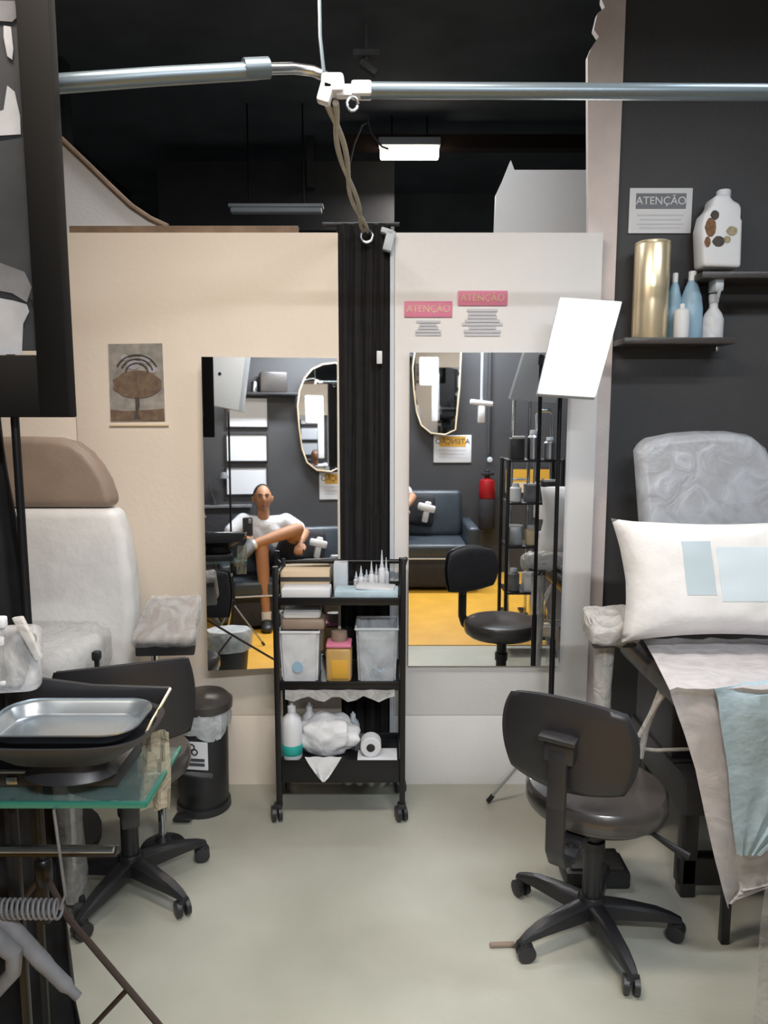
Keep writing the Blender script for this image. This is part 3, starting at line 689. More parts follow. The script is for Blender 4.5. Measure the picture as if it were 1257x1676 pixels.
# ------------------------------------------------------------------ pedal bin
bx, by = P(338, 1300, 2.83).x, 2.79; r = .103
t = thing('waste_bin', 'black waste bin with a clear liner and a white hazard label by the cream partition', 'bin', (bx, by, 0))
obj('body', lathe(bm_new(), [(r*.9, .02), (r*.95, .03), (r, .36), (r*.98, .365)], (bx, by, 0), 32), blk, t)
obj('base_ring', lathe(bm_new(), [(r*1.02, 0), (r*1.04, .004), (r*1.02, .028), (r*.9, .03)], (bx, by, 0), 32), blk, t)
bm = bm_new(); rings = 9
for i in range(rings):
    z = .20+.20*i/(rings-1)
    pass
prof = [(r*1.02, .325), (r*1.05, .34), (r*1.08, .36), (r*1.1, .38), (r*1.04, .42)]
lb = lathe(bm_new(), prof, (bx, by, 0), 40)
for v in lb.verts:
    a = math.atan2(v.co.y-by, v.co.x-bx); k = 1+.03*math.sin(a*9)+.02*math.sin(a*17); v.co.x = bx+(v.co.x-bx)*k; v.co.y = by+(v.co.y-by)*k
    if v.co.z < .33: v.co.z += .02*math.sin(a*3+1)
obj('bin_liner', lb, bag_m, t)
bm = lathe(bm_new(), [(r*.98, .41), (r*1.04, .415), (r*1.05, .445), (r*.8, .47), (.01, .478)], (bx+.015, by, 0), 32); obj('lid', bm, vinyl, t)
obj('pedal', boxes(((bx-.05, by-r*1.15, .02), (.07, .06, .012), (-.1, 0, 0), .004)), blk, t)
a0 = math.radians(-128); n = Vector((-.12, -1, 0)).normalized(); Rl = frameR(n)
lc = Vector((bx, by, .262))+n*(r*.985+.006)
lbs = obj('hazard_label', slab(bm_new(), lc, .125, .112, .003, .004, Rl, .0005), paper, t)
def onl(u, v, d=.0025): return lc+Rl@Vector((u, v, d))
bm = bm_new()
for k in range(3):
    a = math.radians(90+120*k); cc = (.013*math.cos(a), .022+.013*math.sin(a))
    tube(bm, [onl(cc[0]+.011*math.cos(q*math.pi/7), cc[1]+.011*math.sin(q*math.pi/7)) for q in range(15)], .0028, 6)
obj('hazard_symbol', bm, blk, lbs)
bm = bm_new()
for v in (-.016, -.034): prism(bm, [onl(-.05, v-.006), onl(.05, v-.006), onl(.05, v+.006), onl(-.05, v+.006)], Rl@Vector((0, 0, .001)))
obj('text_bars', bm, inkm, lbs)

# ------------------------------------------------------------------ tall wrapped tattoo chair at left
tc = thing('tattoo_chair', 'tall padded chair with a taupe headrest and white cover at the far left', 'chair', (-1.32, 2.5, 0))
Yc = 2.62
up = [(184, 832), (181, 812), (172, 786), (158, 762), (140, 740), (118, 724), (90, 717), (40, 715), (-60, 716), (-100, 726), (-125, 745), (-140, 780), (-146, 832)]
obj('headrest', prism(bm_new(), [P(x, y, Yc) for x, y in up], (0, .1, 0), .03, 5), taupe, tc)
lo = [(186, 834), (200, 880), (211, 940), (216, 1000), (216, 1062), (208, 1110), (-190, 1110), (-190, 1060), (-170, 930), (-148, 834)]
obj('backrest_cover', prism(bm_new(), [P(x, y, Yc-.012) for x, y in lo], (0, .13, 0), .035, 5), linen, tc)
bm = bm_new(); slab(bm, (-1.24, 2.42, .73), .5, .36, .11, .09, None, .035, 4); obj('seat', bm, linen, tc)
obj('seat_film', slab(bm_new(), (-1.23, 2.42, .745), .535, .39, .155, .1, None, .04, 4), film_m, tc)
obj('pedestal', lathe(bm_new(), [(.28, 0), (.28, .03), (.1, .06), (.07, .1), (.07, .66), (.12, .68)], (-1.32, 2.5, 0), 28), blk, tc)
tag(obj('clamp_knob', boxes((P(158, 1073, 2.25), (.026, .026, .03), None, .006), (P(158, 1073, 2.25)-Vector((0, 0, .25)), (.012, .012, .5))), blk), 'small black clamp knob sticking up behind the left chair back', 'knob')
# film-wrapped armrests on stands
def armrest(corn, th, pole, label, lump=0, extra=None):
    pts = [Vector(p) for p in corn]; c = sum(pts, Vector())/4; n = (pts[1]-pts[0]).cross(pts[3]-pts[0]).normalized()
    if n.z < 0: n = -n
    t = thing('armrest_stand', label, 'armrest', (pole[0], pole[1], 0))
    if lump: obj('pad', prism(bm_new(), pts, -n*th, .014, 4), vinyl, t)
    else:
        obj('pad', prism(bm_new(), pts, -n*th*.55, .012, 4), taupe, t)
        obj('pad_base', prism(bm_new(), [c+(p-c)*.99-n*th*.55 for p in pts], (0, 0, -.042), .006, 2), blk, t)
    bm = prism(bm_new(), [c+(p-c)*1.09+n*.007 for p in pts], -n*(th+.003), .02, 4)
    bmesh.ops.triangulate(bm, faces=bm.faces[:]); bmesh.ops.subdivide_edges(bm, edges=bm.edges[:], cuts=5, use_grid_fill=True)
    for v in bm.verts: v.co += Vector((0, 0, 1))*(noise.noise(v.co*28)*.010*(1+lump)+(lump*.012 if v.co.z > c.z else 0)) + n*abs(noise.noise(v.co*14+Vector((3, 1, 2))))*.012*lump
    obj('film_wrap', bm, film_d if lump else film_m, t, 25)
    obj('pole', tube(bm_new(), [(pole[0], pole[1], .03), (pole[0], pole[1], c.z-th-.03), c-n*(th+.002)], .014), chrome, t)
    obj('base', lathe(bm_new(), [(.075, 0), (.08, .006), (.075, .014), (.03, .03), (.02, .05)], (pole[0], pole[1], 0), 28), blk, t)
    return t, c
armrest([P(244, 978, 2.58), P(326, 976, 2.58), P(316, 1046, 2.42), P(216, 1048, 2.42)], .05, (-.80, 2.50), 'taupe-looking armrest pad wrapped in film beside the left mirror')
t, c = armrest([P(955, 1000, 2.46), P(1050, 1000, 2.46), P(1046, 1032, 2.30), P(972, 1034, 2.30)], .065, (.74, 2.40), 'black armrest wrapped in crumpled film in front of the white pillow', lump=1)
obj('pole_film', tube(bm_new(), [(.74, 2.40, .35), (.742, 2.40, .5), (.737, 2.40, .65), (.74, 2.40, .80)], [.022, .026, .03, .034], 12), film_d, t)

# ------------------------------------------------------------------ massage bed at right
bed = thing('treatment_bed', 'tall black tattoo bed with a film-wrapped backrest against the charcoal wall', 'bed', (1.2, 2.3, 0))
Rb = frameR((0, -1, .2)); up = Vector((0, .2, 1)).normalized()
bp = []
for x, y in ((1046, 900), (1046, 745), (1052, 733), (1068, 724), (1110, 716), (1150, 713), (1200, 713), (1232, 718), (1252, 735), (1264, 770), (1268, 900)): bp.append(P(x, y, 2.74))
bp = [p + Vector((0, -(1.48-p.z)*.22, 0)) for p in bp]
obj('backrest', prism(bm_new(), bp, (0, .09, .018), .025, 5), taupe, bed)
cbp = sum(bp, Vector())/len(bp)
bm = prism(bm_new(), [cbp+(p-cbp)*1.02+Vector((0, -.006, 0)) for p in bp], (0, .1, .018), .028, 5)
obj('backrest_film', bm, film('milky_film', (186, 190, 197), .74, .32, .8, 9), bed)
obj('seat', slab(bm_new(), (1.17, 2.29, .745), .66, .62, .09, .06, None, .03, 4), vinyl, bed)
obj('base', boxes(((1.2, 2.42, .52), (.56, .34, .34), None, .01), ((1.2, 2.36, .40), (.58, .5, .12), None, .01)), blk, bed)
for (x, y) in ((.985, 2.24), (1.42, 2.24), (.985, 2.6), (1.42, 2.6)):
    obj('leg', boxes(((x, y, .19), (.05, .05, .38), None, .006)), blk, bed)
obj('foot_bar', boxes(((1.2, 2.24, .09), (.5, .05, .10), None, .01)), blk, bed)
lx = PZ(1189, 1550, 0)
obj('front_prop', boxes(((lx.x, lx.y+.02, .35), (.026, .026, .70), None, .004)), blkm, bed)
obj('wrapped_strut', tube(bm_new(), [P(1098, 1085, 2.2), P(1078, 1140, 2.2), P(1058, 1190, 2.2), P(1048, 1240, 2.2)], .010, 8), film_d, bed)
obj('wrapped_strut', tube(bm_new(), [P(1098, 1122, 2.18), P(1080, 1145, 2.18), P(1062, 1175, 2.18), P(1046, 1205, 2.19)], .008, 8), film_d, bed)
obj('wrapped_strut', tube(bm_new(), [P(1045, 1225, 2.2), P(1075, 1228, 2.2), P(1130, 1226, 2.2)], .006, 8), film_d, bed)
# pillow
bm = bm_new(); N1 = 28; pw, phh, pt = .64, .40, .11; Rp = frameR((0, -1, .42)); cP = P(1178, 952, 2.30)
cP = Vector((1.06, 2.31, 1.035))
def pil_pt(u, v, s):
    k = 1-.13*(1-abs(u)**2.0)*(abs(v)**3); kx = 1-.10*(1-abs(v)**1.5)*(abs(u)**3)
    x = u*pw/2*kx; y = v*phh/2*k; th = pt*((1-u**4)*(1-v**4))**.55
    wr = .006*noise.noise(Vector((u*4, v*4, s*3)))
    return cP+Rp@Vector((x, y, s*(th+wr*(1-u**8)*(1-v**8))))
for s in (1, -1):
    G = [[bm.verts.new(pil_pt(-1+2*i/N1, -1+2*j/N1, s)) for j in range(N1+1)] for i in range(N1+1)]
    for i in range(N1):
        for j in range(N1): bm.faces.new((G[i][j], G[i+1][j], G[i+1][j+1], G[i][j+1]))
bmesh.ops.remove_doubles(bm, verts=bm.verts[:], dist=.0005)
t = tag(obj('pillow', bm, linen, smooth=80), 'plump white pillow with pale blue printed panel propped on the bed backrest', 'pillow')
g = [[cP+Rp@Vector((.01+.27*i/8-.12+.0, -.05+.2*j/8-.05, 0)) for i in range(9)] for j in range(9)]
def pil_front(u, v): return pil_pt(u, v, 1)+Rp@Vector((0, 0, .0015))
obj('blue_panel', sheet(bm_new(), [[pil_front(-.45+.28*i/8, -.35+.85*j/8) for i in range(9)] for j in range(9)], .0008), mat('panel_blue', (186, 202, 210), .9), t)
obj('blue_panel', sheet(bm_new(), [[pil_front(-.12+.9*i/12, -.45+.85*j/8) for i in range(13)] for j in range(9)], .0008), mat('panel_pale', (206, 220, 228), .9), t)
# drape: film sheet over the seat, falling at the front to a point
def drape(lefts, rights, Yf, name, m, label, wav=.006, dy=0, th=.0015, sub=10):
    g = []
    for k in range(len(lefts)):
        (xl, yl, Ya), (xr, yr, Yb) = lefts[k], rights[k]; A = P(xl, yl, Ya); B = P(xr, yr, Yb); row = []
        for j in range(sub*2+1):
            s = j/(sub*2); p = A.lerp(B, s); row.append(p+Vector((0, -dy-wav*math.sin(j*1.3+k*.9)-wav*.6*math.sin(j*2.9+k), wav*.4*math.sin(j*1.7))))
        g.append(row)
    # densify rows
    G = []
    for a, b in zip(g, g[1:]):
        for q in range(4): G.append([pa.lerp(pb, q/4)+Vector((0, -.003*noise.noise(pa*30+Vector((q, 0, 0))), 0)) for pa, pb in zip(a, b)])
    G.append(g[-1]); return tag(obj(name, sheet(bm_new(), G, th), m, smooth=50), label, 'sheet')
zs = .80
def top(px, py): q = PZ(px, py, zs+.012); return (px, py, q.y)
lefts = [top(1052, 1046), top(1068, 1075), top(1094, 1128), (1098, 1140, 1.955), (1122, 1205, 1.95), (1140, 1260, 1.95), (1155, 1335, 1.95), (1168, 1400, 1.95), (1182, 1460, 1.95), (1190, 1484, 1.95)]
rights = [top(1330, 1046), top(1360, 1075), top(1400, 1128), (1410, 1140, 1.955), (1410, 1205, 1.95), (1410, 1260, 1.95), (1400, 1330, 1.95), (1390, 1380, 1.95), (1390, 1420, 1.95), (1215, 1455, 1.95)]
lefts2 = [l for l in lefts]
drape(lefts, rights, 1.95, 'film_sheet', film('milky_sheet', (222, 218, 220), .82, .45, .45, 9), 'long translucent white sheet over the bed falling to a point in front')
lb_ = [top(1168, 1122), (1172, 1142, 1.94), (1180, 1200, 1.935), (1190, 1260, 1.935), (1196, 1330, 1.935), (1206, 1398, 1.935)]
rb_ = [top(1400, 1085), (1410, 1125, 1.94), (1410, 1200, 1.935), (1405, 1260, 1.935), (1330, 1330, 1.935), (1246, 1398, 1.935)]
lb_[0] = (1168, 1126, PZ(1168, 1126, zs+.018).y); rb_[0] = (1390, 1088, PZ(1390, 1088, zs+.018).y)
drape(lb_, rb_, 1.93, 'absorbent_pad', blue_pad, 'pale blue absorbent pad hanging over the bed front', .003, .004)
# clear hanging sheet at the right border
g = [[P(1243+14*j/4+3*math.sin(i*.9), 1380+40*i, 1.62)+Vector((0, .004*math.sin(j*2+i), 0)) for j in range(6)] for i in range(8)]
g = [[Vector((P(1252+4*math.sin(i*1.1), 1380, 1.7).x-.002*i+.022*j+.015, 1.70+.004*math.sin(j*2+i), .60-.075*i)) for j in range(7)] for i in range(9)]
tag(obj('clear_curtain', sheet(bm_new(), g, .001), film('thin_clear_film', (225, 225, 225), .22)), 'strip of clear plastic hanging at the lower right border', 'plastic sheet')
# black pedal box behind the chair
a, b = P(926, 1460, 2.26), P(1032, 1460, 2.26)
t = thing('foot_pedal', 'black foot pedal box on the floor behind the right swivel chair', 'foot pedal', ((a.x+b.x)/2, 2.32, 0))
obj('body', boxes((((a.x+b.x)/2, 2.32, .03), (b.x-a.x, .13, .06), None, .012)), blk, t)
obj('treadle', boxes((((a.x+b.x)/2, 2.32, .068), (b.x-a.x-.04, .10, .012), (.12, 0, 0), .004)), vinyl, t)
tag(obj('paper_scrap', boxes((PZ(822, 1546, .008), (.075, .014, .012), (0, 0, .05), .004)), taupe), 'thin grey scrap on the floor by the front left caster of the right chair', 'scrap')

# ------------------------------------------------------------------ framed picture on a stand, top left
Yp = 1.46
frame_m = mat('matt_black_frame', (20, 19, 18), .85, spec=.2)
ps = thing('picture_stand', 'large black framed grey picture held on a thin black floor stand at upper left', 'framed picture', (P(38, 900, Yp).x, Yp, 0))
fr_o = [(-330, 684), (121, 682), (66, -260), (-330, -260)]
fr_i = [(-330, 584), (65, 582), (20, -260), (-330, -260)]
po = [P(121, 682, Yp).x, P(121, 682, Yp).z]; xi = P(65, 582, Yp); xr = P(121, 682, Yp).x; zb = P(60, 683, Yp).z; zi = xi.z; xir = xi.x
xl = -1.38; ztp = 2.62
cxm = (xl+xr)/2; bw_ = xr-xir
bm = bm_new(); box(bm, (xr-bw_/2, Yp, (zb+ztp)/2), (bw_, .035, ztp-zb), None, .004); box(bm, (xl+bw_/2, Yp, (zb+ztp)/2), (bw_, .035, ztp-zb), None, .004)
box(bm, (cxm, Yp, zb+(zi-zb)/2), (xr-xl-2*bw_+.004, .034, zi-zb), None, .004); box(bm, (cxm, Yp, ztp-.05), (xr-xl-2*bw_+.004, .034, .1), None, .004)
obj('frame', bm, frame_m, ps)
pc = obj('canvas', boxes(((cxm, Yp+.004, (zi+ztp)/2), (xir-(xl+bw_)+.01, .012, ztp-zi-.02))), art_dark, ps)
yy = Yp-.0035
def art(pts, m, nm, k=0): obj(nm, prism(bm_new(), [P(x, y, yy-.0006*k) for x, y in pts], (0, -.0005, 0)), m, pc)
art([(-60, 590-10), (36, 580), (38, 530), (48, 510), (44, 498), (22, 492), (0, 488), (-60, 470)], art_light, 'pale_sleeve')
art([(-60, 240), (20, 228), (46, 224), (52, 320), (55, 400), (60, 500), (40, 480), (20, 440), (-60, 430)], art_dark, 'dark_coat', 1)
art([(-60, 440), (0, 430), (40, 445), (52, 470), (44, 495), (20, 480), (-60, 465)], art_mid, 'grey_hand', 2)
art([(0, 222), (34, 220), (33, 190), (24, 150), (12, 140), (6, 180), (-60, 200), (-60, 222)], art_light, 'pale_cheek', 1)
art([(6, 42), (18, 44), (22, 80), (20, 98), (12, 92), (6, 60)], art_light, 'pale_highlight', 1)
art([(-60, 0), (24, 2), (30, 26), (20, 36), (-60, 30)], art_mid, 'grey_hair', 1)
px_ = P(38, 900, Yp+.03).x; yp_ = Yp+.03
obj('pole', tube(bm_new(), [(px_, yp_, .45), (px_, yp_, 1.2), (px_, yp_, 1.2001), (px_, yp_, 2.2)], .0085), blkm, ps)
A = P(110, 1500, 1.45); B = P(262, 1680, 1.35); dr = B-A; H0 = Vector((px_, yp_, .555))
s = (0-A.z)/dr.z; Fl = A+dr*s
Fl.z = .006
hubp = Vector((px_, yp_, .57))
obj('hub', lathe(bm_new(), [(.014, -.03), (.018, -.025), (.018, .025), (.014, .03)], hubp, 12), blkm, ps)
lg = obj('leg', tube(bm_new(), [hubp, A, B, Fl], .0068, 8), brown, ps)
for e in ((-1.15, 1.35, .006), (-1.0, 1.92, .006)): obj('leg', tube(bm_new(), [hubp, e], .0068, 8), brown, ps)
mid = P(206, 1622, 1.385); low = Vector((px_, yp_, .16)); e2 = P(150, 1682, 1.40)
obj('brace', tube(bm_new(), [mid, e2, mid+(e2-mid)*2.4], .0055, 8), brown, ps)

# black curtain hanging from the rail at left
def fl(z):
    pts = [(2.15, -.86), (1.42, -.812), (1.0, -.768), (.6, -.752), (.15, -.728), (0, -.72)]
    for (za, xa), (zb_, xb) in zip(pts, pts[1:]):
        if z <= za and z >= zb_: return xa+(xb-xa)*(za-z)/(za-zb_)
    return -.86 if z > 2 else -.72
curtain('booth_curtain', -1.42, -.86, 1.60, .01, 2.13, curtain_m, 5.5, .03, 'black booth curtain bunched along the lower left border', flare=fl, n=90, rows=24)

# ------------------------------------------------------------------ workstation at left foreground with tray
ws = thing('glass_workstation', 'small black-framed workstand with a green-edged glass shelf at lower left', 'workstand', (-.75, 1.4, 0))
gz = P(120, 1318, 1.30).z; gx1 = P(238, 1318, 1.30).x
obj('glass_shelf', boxes((((gx1-1.1)/2, 1.42, gz), (gx1+1.1, .23, .010), None, .002)), glass_g, ws)
obj('glass_edge', boxes((((gx1-1.1)/2, 1.302, gz), (gx1+1.1, .006, .0125), None, .001), ((gx1, 1.42, gz), (.006, .235, .0125), None, .001)), glass_edge, ws)
rz_ = P(90, 1396, 1.31).z; rx1 = P(186, 1396, 1.31).x
obj('lower_rail', tube(bm_new(), [(-1.1, 1.31, rz_+.006), (rx1, 1.31, rz_+.006)], .006, 8), steel, ws)
obj('rail_bar', boxes((((rx1-1.1)/2, 1.33, rz_-.008), (rx1+1.1, .02, .016), None, .003)), blkm, ws)
for x in (-1.08, -.71):
    for y in (1.33, 1.52): obj('leg', boxes(((x-(y-1.33)*.3, y, (gz-.005)/2), (.015, .015, gz-.005), None, .003)), blkm, ws)
uz = P(90, 1284, 1.36).z; ux = P(194, 1284, 1.36).x
t = thing('power_box', 'flat dark tattoo power box on the glass shelf under the tray', 'power box', (-.75, 1.43, gz+.006))
obj('case', boxes((((ux-1.05)/2, 1.43, gz+.024), (ux+1.05, .15, .034), None, .004)), blk, t)
obj('top_rim', tube(bm_new(), [(-1.05, 1.352, gz+.041), (ux, 1.352, gz+.041)], .004, 8), steel, t)
for x in (-.80, -.72, -.645): obj('socket', boxes(((x, 1.352, gz+.022), (.022, .006, .016), None, .003)), steel, t)
# stand for tub
zt_ = PZ(120, 1178, .98).z
TUB = (P(112, 1180, 1.34).x, 1.34, .985)
t = thing('black_tub', 'wide black plastic tub with sloping sides holding the steel tray', 'tub', (TUB[0], TUB[1], gz+.042))
bm = bm_new()
ringsd = [(.40, .20, .0, .900), (.62, .62, 0, .918), (1.0, 1.0, 0, .962), (1.03, 1.04, 0, .972), (.97, .94, 0, .970), (.90, .85, 0, .950), (.5, .5, 0, .935)]
V = []
for sx_2, sy_2, _, z in ringsd:
    V.append([bm.verts.new((TUB[0]+sx_2*.166*math.copysign(abs(math.cos(a))**.6, math.cos(a)), TUB[1]+sy_2*.112*math.copysign(abs(math.sin(a))**.6, math.sin(a)), z)) for a in [2*math.pi*k/40 for k in range(40)]])
for a, b in zip(V, V[1:]):
    for k in range(40): bm.faces.new((a[k], a[(k+1)%40], b[(k+1)%40], b[k]))
bm.faces.new(V[0][::-1]); bm.faces.new(V[-1])
obj('body', bm, blk, t)
obj('foot', lathe(bm_new(), [(.05, gz+.042), (.055, gz+.046), (.04, .90), (.04, .91)], (TUB[0], TUB[1], 0), 20, sx=1.6), blk, t)
bk = [P(-60, 1085, 1.465), P(60, 1110, 1.465), P(150, 1122, 1.465), P(278, 1126, 1.465), P(258, 1166, 1.465), P(150, 1168, 1.465), P(-60, 1168, 1.465)]
obj('back_flap', prism(bm_new(), bk, (0, .012, 0), .003), blk, t)
obj('side_flap', prism(bm_new(), [P(278, 1127, 1.465), P(250, 1172, 1.39), P(240, 1196, 1.34), P(236, 1212, 1.34), P(250, 1180, 1.465)], (-.004, 0, -.004)), blk, t)
obj('gold_edge', tube(bm_new(), [P(279, 1127, 1.46), P(266, 1150, 1.43), P(250, 1176, 1.39), P(240, 1198, 1.33)], .0032, 6), gold, t)
TR = thing('steel_tray', 'shiny stainless steel instrument tray lying in the black tub', 'tray', (TUB[0], TUB[1], .965))
bm = bm_new(); V = []
def rr_ring(w_, h_, r_, z):
    return [bm.verts.new((TUB[0]+.004+x, TUB[1]+y, z)) for x, y in rrect(w_, h_, r_, 8)]
for w_, h_, r_, z in ((.272, .162, .05, .984), (.286, .176, .056, .987), (.286, .176, .056, .984), (.268, .158, .05, .980), (.245, .138, .045, .963), (.236, .128, .04, .960), (.20, .10, .03, .9595)): V.append(rr_ring(w_, h_, r_, z))
V = V[1:] 
for a, b in zip(V, V[1:]):
    for k in range(len(a)): bm.faces.new((a[k], a[(k+1)%len(a)], b[(k+1)%len(a)], b[k]))
bm.faces.new(V[-1])
for v in [v for v in bm.verts if not v.link_faces]: bm.verts.remove(v)
obj('dish', bm, mat('tray_steel', (200, 210, 218), .27, metal=.88), TR, 60)
# wrapped lamp head / machine at the left border
t = thing('wrapped_holder', 'black device wrapped in crinkled clear film at the left border above the tray', 'device', P(20, 1120, 1.40))
obj('body', boxes((P(12, 1075, 1.42), (.09, .05, .11), (0, .25, 0), .012)), blk, t)
obj('film_edge', prism(bm_new(), [P(18, 1012, 1.38), P(34, 1010, 1.38), P(52, 1045, 1.38), P(68, 1078, 1.38), (P(58, 1082, 1.38)), P(40, 1050, 1.38)], (0, .012, 0), .002), film_d, t)
obj('white_cap', boxes((P(2, 1018, 1.40), (.018, .02, .022), None, .004), (P(3, 1048, 1.40), (.014, .02, .018), None, .004), (P(5, 1118, 1.38), (.01, .01, .008), None, .003)), white_pl, t)
obj('film_cover', slab(bm_new(), P(14, 1078, 1.40), .12, .13, .05, .02, frameR((.2, -1, .3)), .015), film_m, t)
obj('mount', tube(bm_new(), [P(6, 1120, 1.42), P(6, 1180, 1.46), Vector((P(6, 1180, 1.46).x, 1.50, gz+.006))], .008, 8), blkm, t)
# hanging film under tray
g = [[P(232+46*j/8, 1196+16*i, 1.43)+Vector((0, .008*math.sin(j*1.4+i*.6), 0)) for j in range(9)] for i in range(9)]
tag(obj('film_scrap', sheet(bm_new(), g, .001), film('yellowed_film', (196, 190, 168), .5, .3, 1, 30)), 'yellowish crumpled film hanging behind the glass shelf corner', 'film')
# film-wrapped leg with caster
q = PZ(120, 1500, 0)
t = thing('wrapped_stand', 'film-wrapped chrome stand leg with a caster at left below the glass shelf', 'stand', (q.x, q.y+.02, 0))
obj('post', tube(bm_new(), [(q.x, q.y+.02, .07), (q.x, q.y+.02, .62)], .018), steel, t)
obj('film_wrap', tube(bm_new(), [(q.x, q.y+.02, .05), (q.x+.003, q.y+.02, .14), (q.x-.003, q.y+.02, .3), (q.x+.002, q.y+.02, .42), (q.x, q.y+.02, .6)], [.036, .04, .037, .041, .038], 14), film_m, t)
Rr = frameR((1, .2, 0)); bm = bm_new(); lathe(bm, [(.018, -.014), (.028, -.012), (.028, .012), (.018, .014)], (q.x+.022, q.y+.0, .028), 18, R=Rr); box(bm, (q.x+.01, q.y+.012, .06), (.05, .04, .03), None, .006); obj('caster', bm, blk, t)
# coil cord and grey tube
bm = bm_new(); a, b = P(-30, 1487, 1.29), P(98, 1488, 1.29); pts = []
for k in range(15*14+1):
    s = k/(15*14); ang = s*15*2*math.pi; pts.append(a.lerp(b, s)+Vector((0, .014*math.cos(ang), .018*math.sin(ang))))
tube(bm, pts, .0028, 6); tube(bm, [b, b+Vector((.012, 0, .03)), b+Vector((.0, 0.0, .20)), Vector((b.x-.005, 1.31, gz-.006))], .0028, 6)
tag(obj('coiled_cord', bm, art_mid), 'grey coiled clip cord stretched across the black curtain at lower left', 'cord')
bm = bm_new(); tube(bm, interp([P(-40, 1455, 1.30), P(20, 1520, 1.30), P(80, 1585, 1.30), P(128, 1632, 1.30)], 6), [.016]*12+[.014]*4+[.009]*3, 12)
gt = thing('padded_tube', 'slanting grey padded tube crossing the black curtain at lower left', 'tube', P(60, 1560, 1.3))
obj('tube', bm, art_mid, gt)
obj('elbow', tube(bm_new(), [P(-20, 1525, 1.28), P(24, 1560, 1.28), P(22, 1590, 1.28), P(-30, 1650, 1.28)], [.02, .018, .015, .012], 12), art_mid, gt)

# ------------------------------------------------------------------ behind the camera, seen in the mirrors
tag(obj('yellow_mat', boxes(((.05, (1.0-1.36)/2, .003), (3.3, 1.0+1.36, .006), None, .002)), yellow), 'yellow floor covering seen in the mirrors in front of the sofa', 'floor mat')
SX0, SX1, SYF, SYB = -.52, .84, -.50, -1.22
sofa = thing('sofa', 'dark slate two-seat sofa reflected in the mirrors against the charcoal wall', 'sofa', ((SX0+SX1)/2, (SYF+SYB)/2, .006))
cx = (SX0+SX1)/2; W = SX1-SX0
obj('base', boxes(((cx, -.88, .17), (W-.08, .66, .26), None, .02)), fabric, sofa)
for s in (-1, 1): obj('seat_cushion', boxes(((cx+s*W*.215, -.83, .365), (W*.42, .62, .13), None, .035, 4)), sofa_m, sofa)
for s in (-1, 1): obj('back_cushion', boxes(((cx+s*W*.215, -1.13, .63), (W*.42, .16, .44), (.14, 0, 0), .05, 4)), sofa_m, sofa)
for s in (-1, 1): obj('armrest', boxes(((cx+s*(W/2-.05), -.86, .33), (.1, .68, .5), None, .03, 4)), sofa_m, sofa)
for s in (-1, 1):
    for y in (-.58, -1.18): obj('foot', boxes(((cx+s*(W/2-.08), y, .024), (.04, .04, .036))), blk, sofa)
obj('piping', tube(bm_new(), [(SX0+.12, -.52, .305), (SX1-.12, -.52, .305)], .008, 8), skirt_white, sofa)
c = R_(698, 838, -.98)
bm = bm_new(); box(bm, c+Vector((0, 0, .0)), (.06, .04, .20), (0, .2, 0), .015); box(bm, c+Vector((.0, .01, .04)), (.17, .04, .07), (0, .25, 0), .02)
tag(obj('crumpled_glove', bm, linen), 'small white crumpled glove leaning on the sofa back in the mirror', 'glove')
tag(obj('sofa_throw_pillow', boxes((R_(685, 835, -1.0)+Vector((-.02, -.06, .0)), (.34, .1, .3), (.15, .1, 0), .045, 4)), fabric), 'dark cushion on the sofa behind the white glove', 'cushion')
# signs and frames on rear wall
RW = YB+.008
for k, (y0, y1, lb3) in enumerate(((618, 698, 'top'), (712, 754, 'middle'), (766, 808, 'bottom'))):
    a, b, c_, d_ = L_(371, y0, RW), L_(436, y0, RW), L_(436, y1, RW), L_(371, y1, RW)
    x0, x1 = min(a.x, b.x), max(a.x, b.x); zt3, zb3 = max(a.z, b.z), min(c_.z, d_.z)
    if k == 0: zb3, zt3 = zb3, zb3+.27
    t = thing('wall_certificate', lb3+' of the three black framed white certificates reflected in the left mirror', 'certificate', ((x0+x1)/2, RW, zb3), 'framed certificates on the rear wall')
    bm = bm_new(); f = .012
    box(bm, ((x0+x1)/2, RW+.006, zt3+f/2), (x1-x0+2*f, .016, f)); box(bm, ((x0+x1)/2, RW+.006, zb3-f/2), (x1-x0+2*f, .016, f))
    for x in (x0-f/2, x1+f/2): box(bm, (x, RW+.006, (zt3+zb3)/2), (f, .016, zt3-zb3))
    obj('frame', bm, blk, t); obj('sheet', boxes((((x0+x1)/2, RW+.002, (zt3+zb3)/2), (x1-x0, .006, zt3-zb3))), paper, t)
sign('notice_sign', 'white notice with a yellow heading on the rear wall in the right mirror', ((710, 712), (771, 712), (771, 757), (710, 757)), RW, (0, 1, 0), paper, (.05, .42, .7), amber, (.55, .68, .8), lightink, inkm, 'ATENÇÃO', place=R_)
# arched wall mirror
out = [(486, 665), (489, 640), (497, 620), (509, 606), (525, 599), (545, 597), (556, 604), (561, 625), (560, 700), (556, 764), (540, 772), (518, 770), (502, 757), (494, 735), (489, 700)]
pts = [L_(x, y, RW+.03) for x, y in out]; xm_ = min(p.x for p in pts); zm_ = min(p.z for p in pts); pts = [p+Vector((0, (p.x-xm_)*.18+(p.z-zm_)*.06, 0)) for p in pts]
t = thing('shaped_mirror', 'irregular rounded mirror on the rear wall catching the lamp, seen in both mirrors', 'mirror', (sum(p.x for p in pts)/len(pts), RW, min(p.z for p in pts)))
obj('glass', prism(bm_new(), pts, (0, -.006, 0)), mirror_m, t)
obj('rim', tube(bm_new(), pts+[pts[0]], .008, 8), card, t)
q = L_(515, 670, -1.22)
t = thing('wall_light', 'small glowing lamp with a white bar below it in front of the shaped mirror', 'lamp', (q.x, -1.22, q.z-.5))
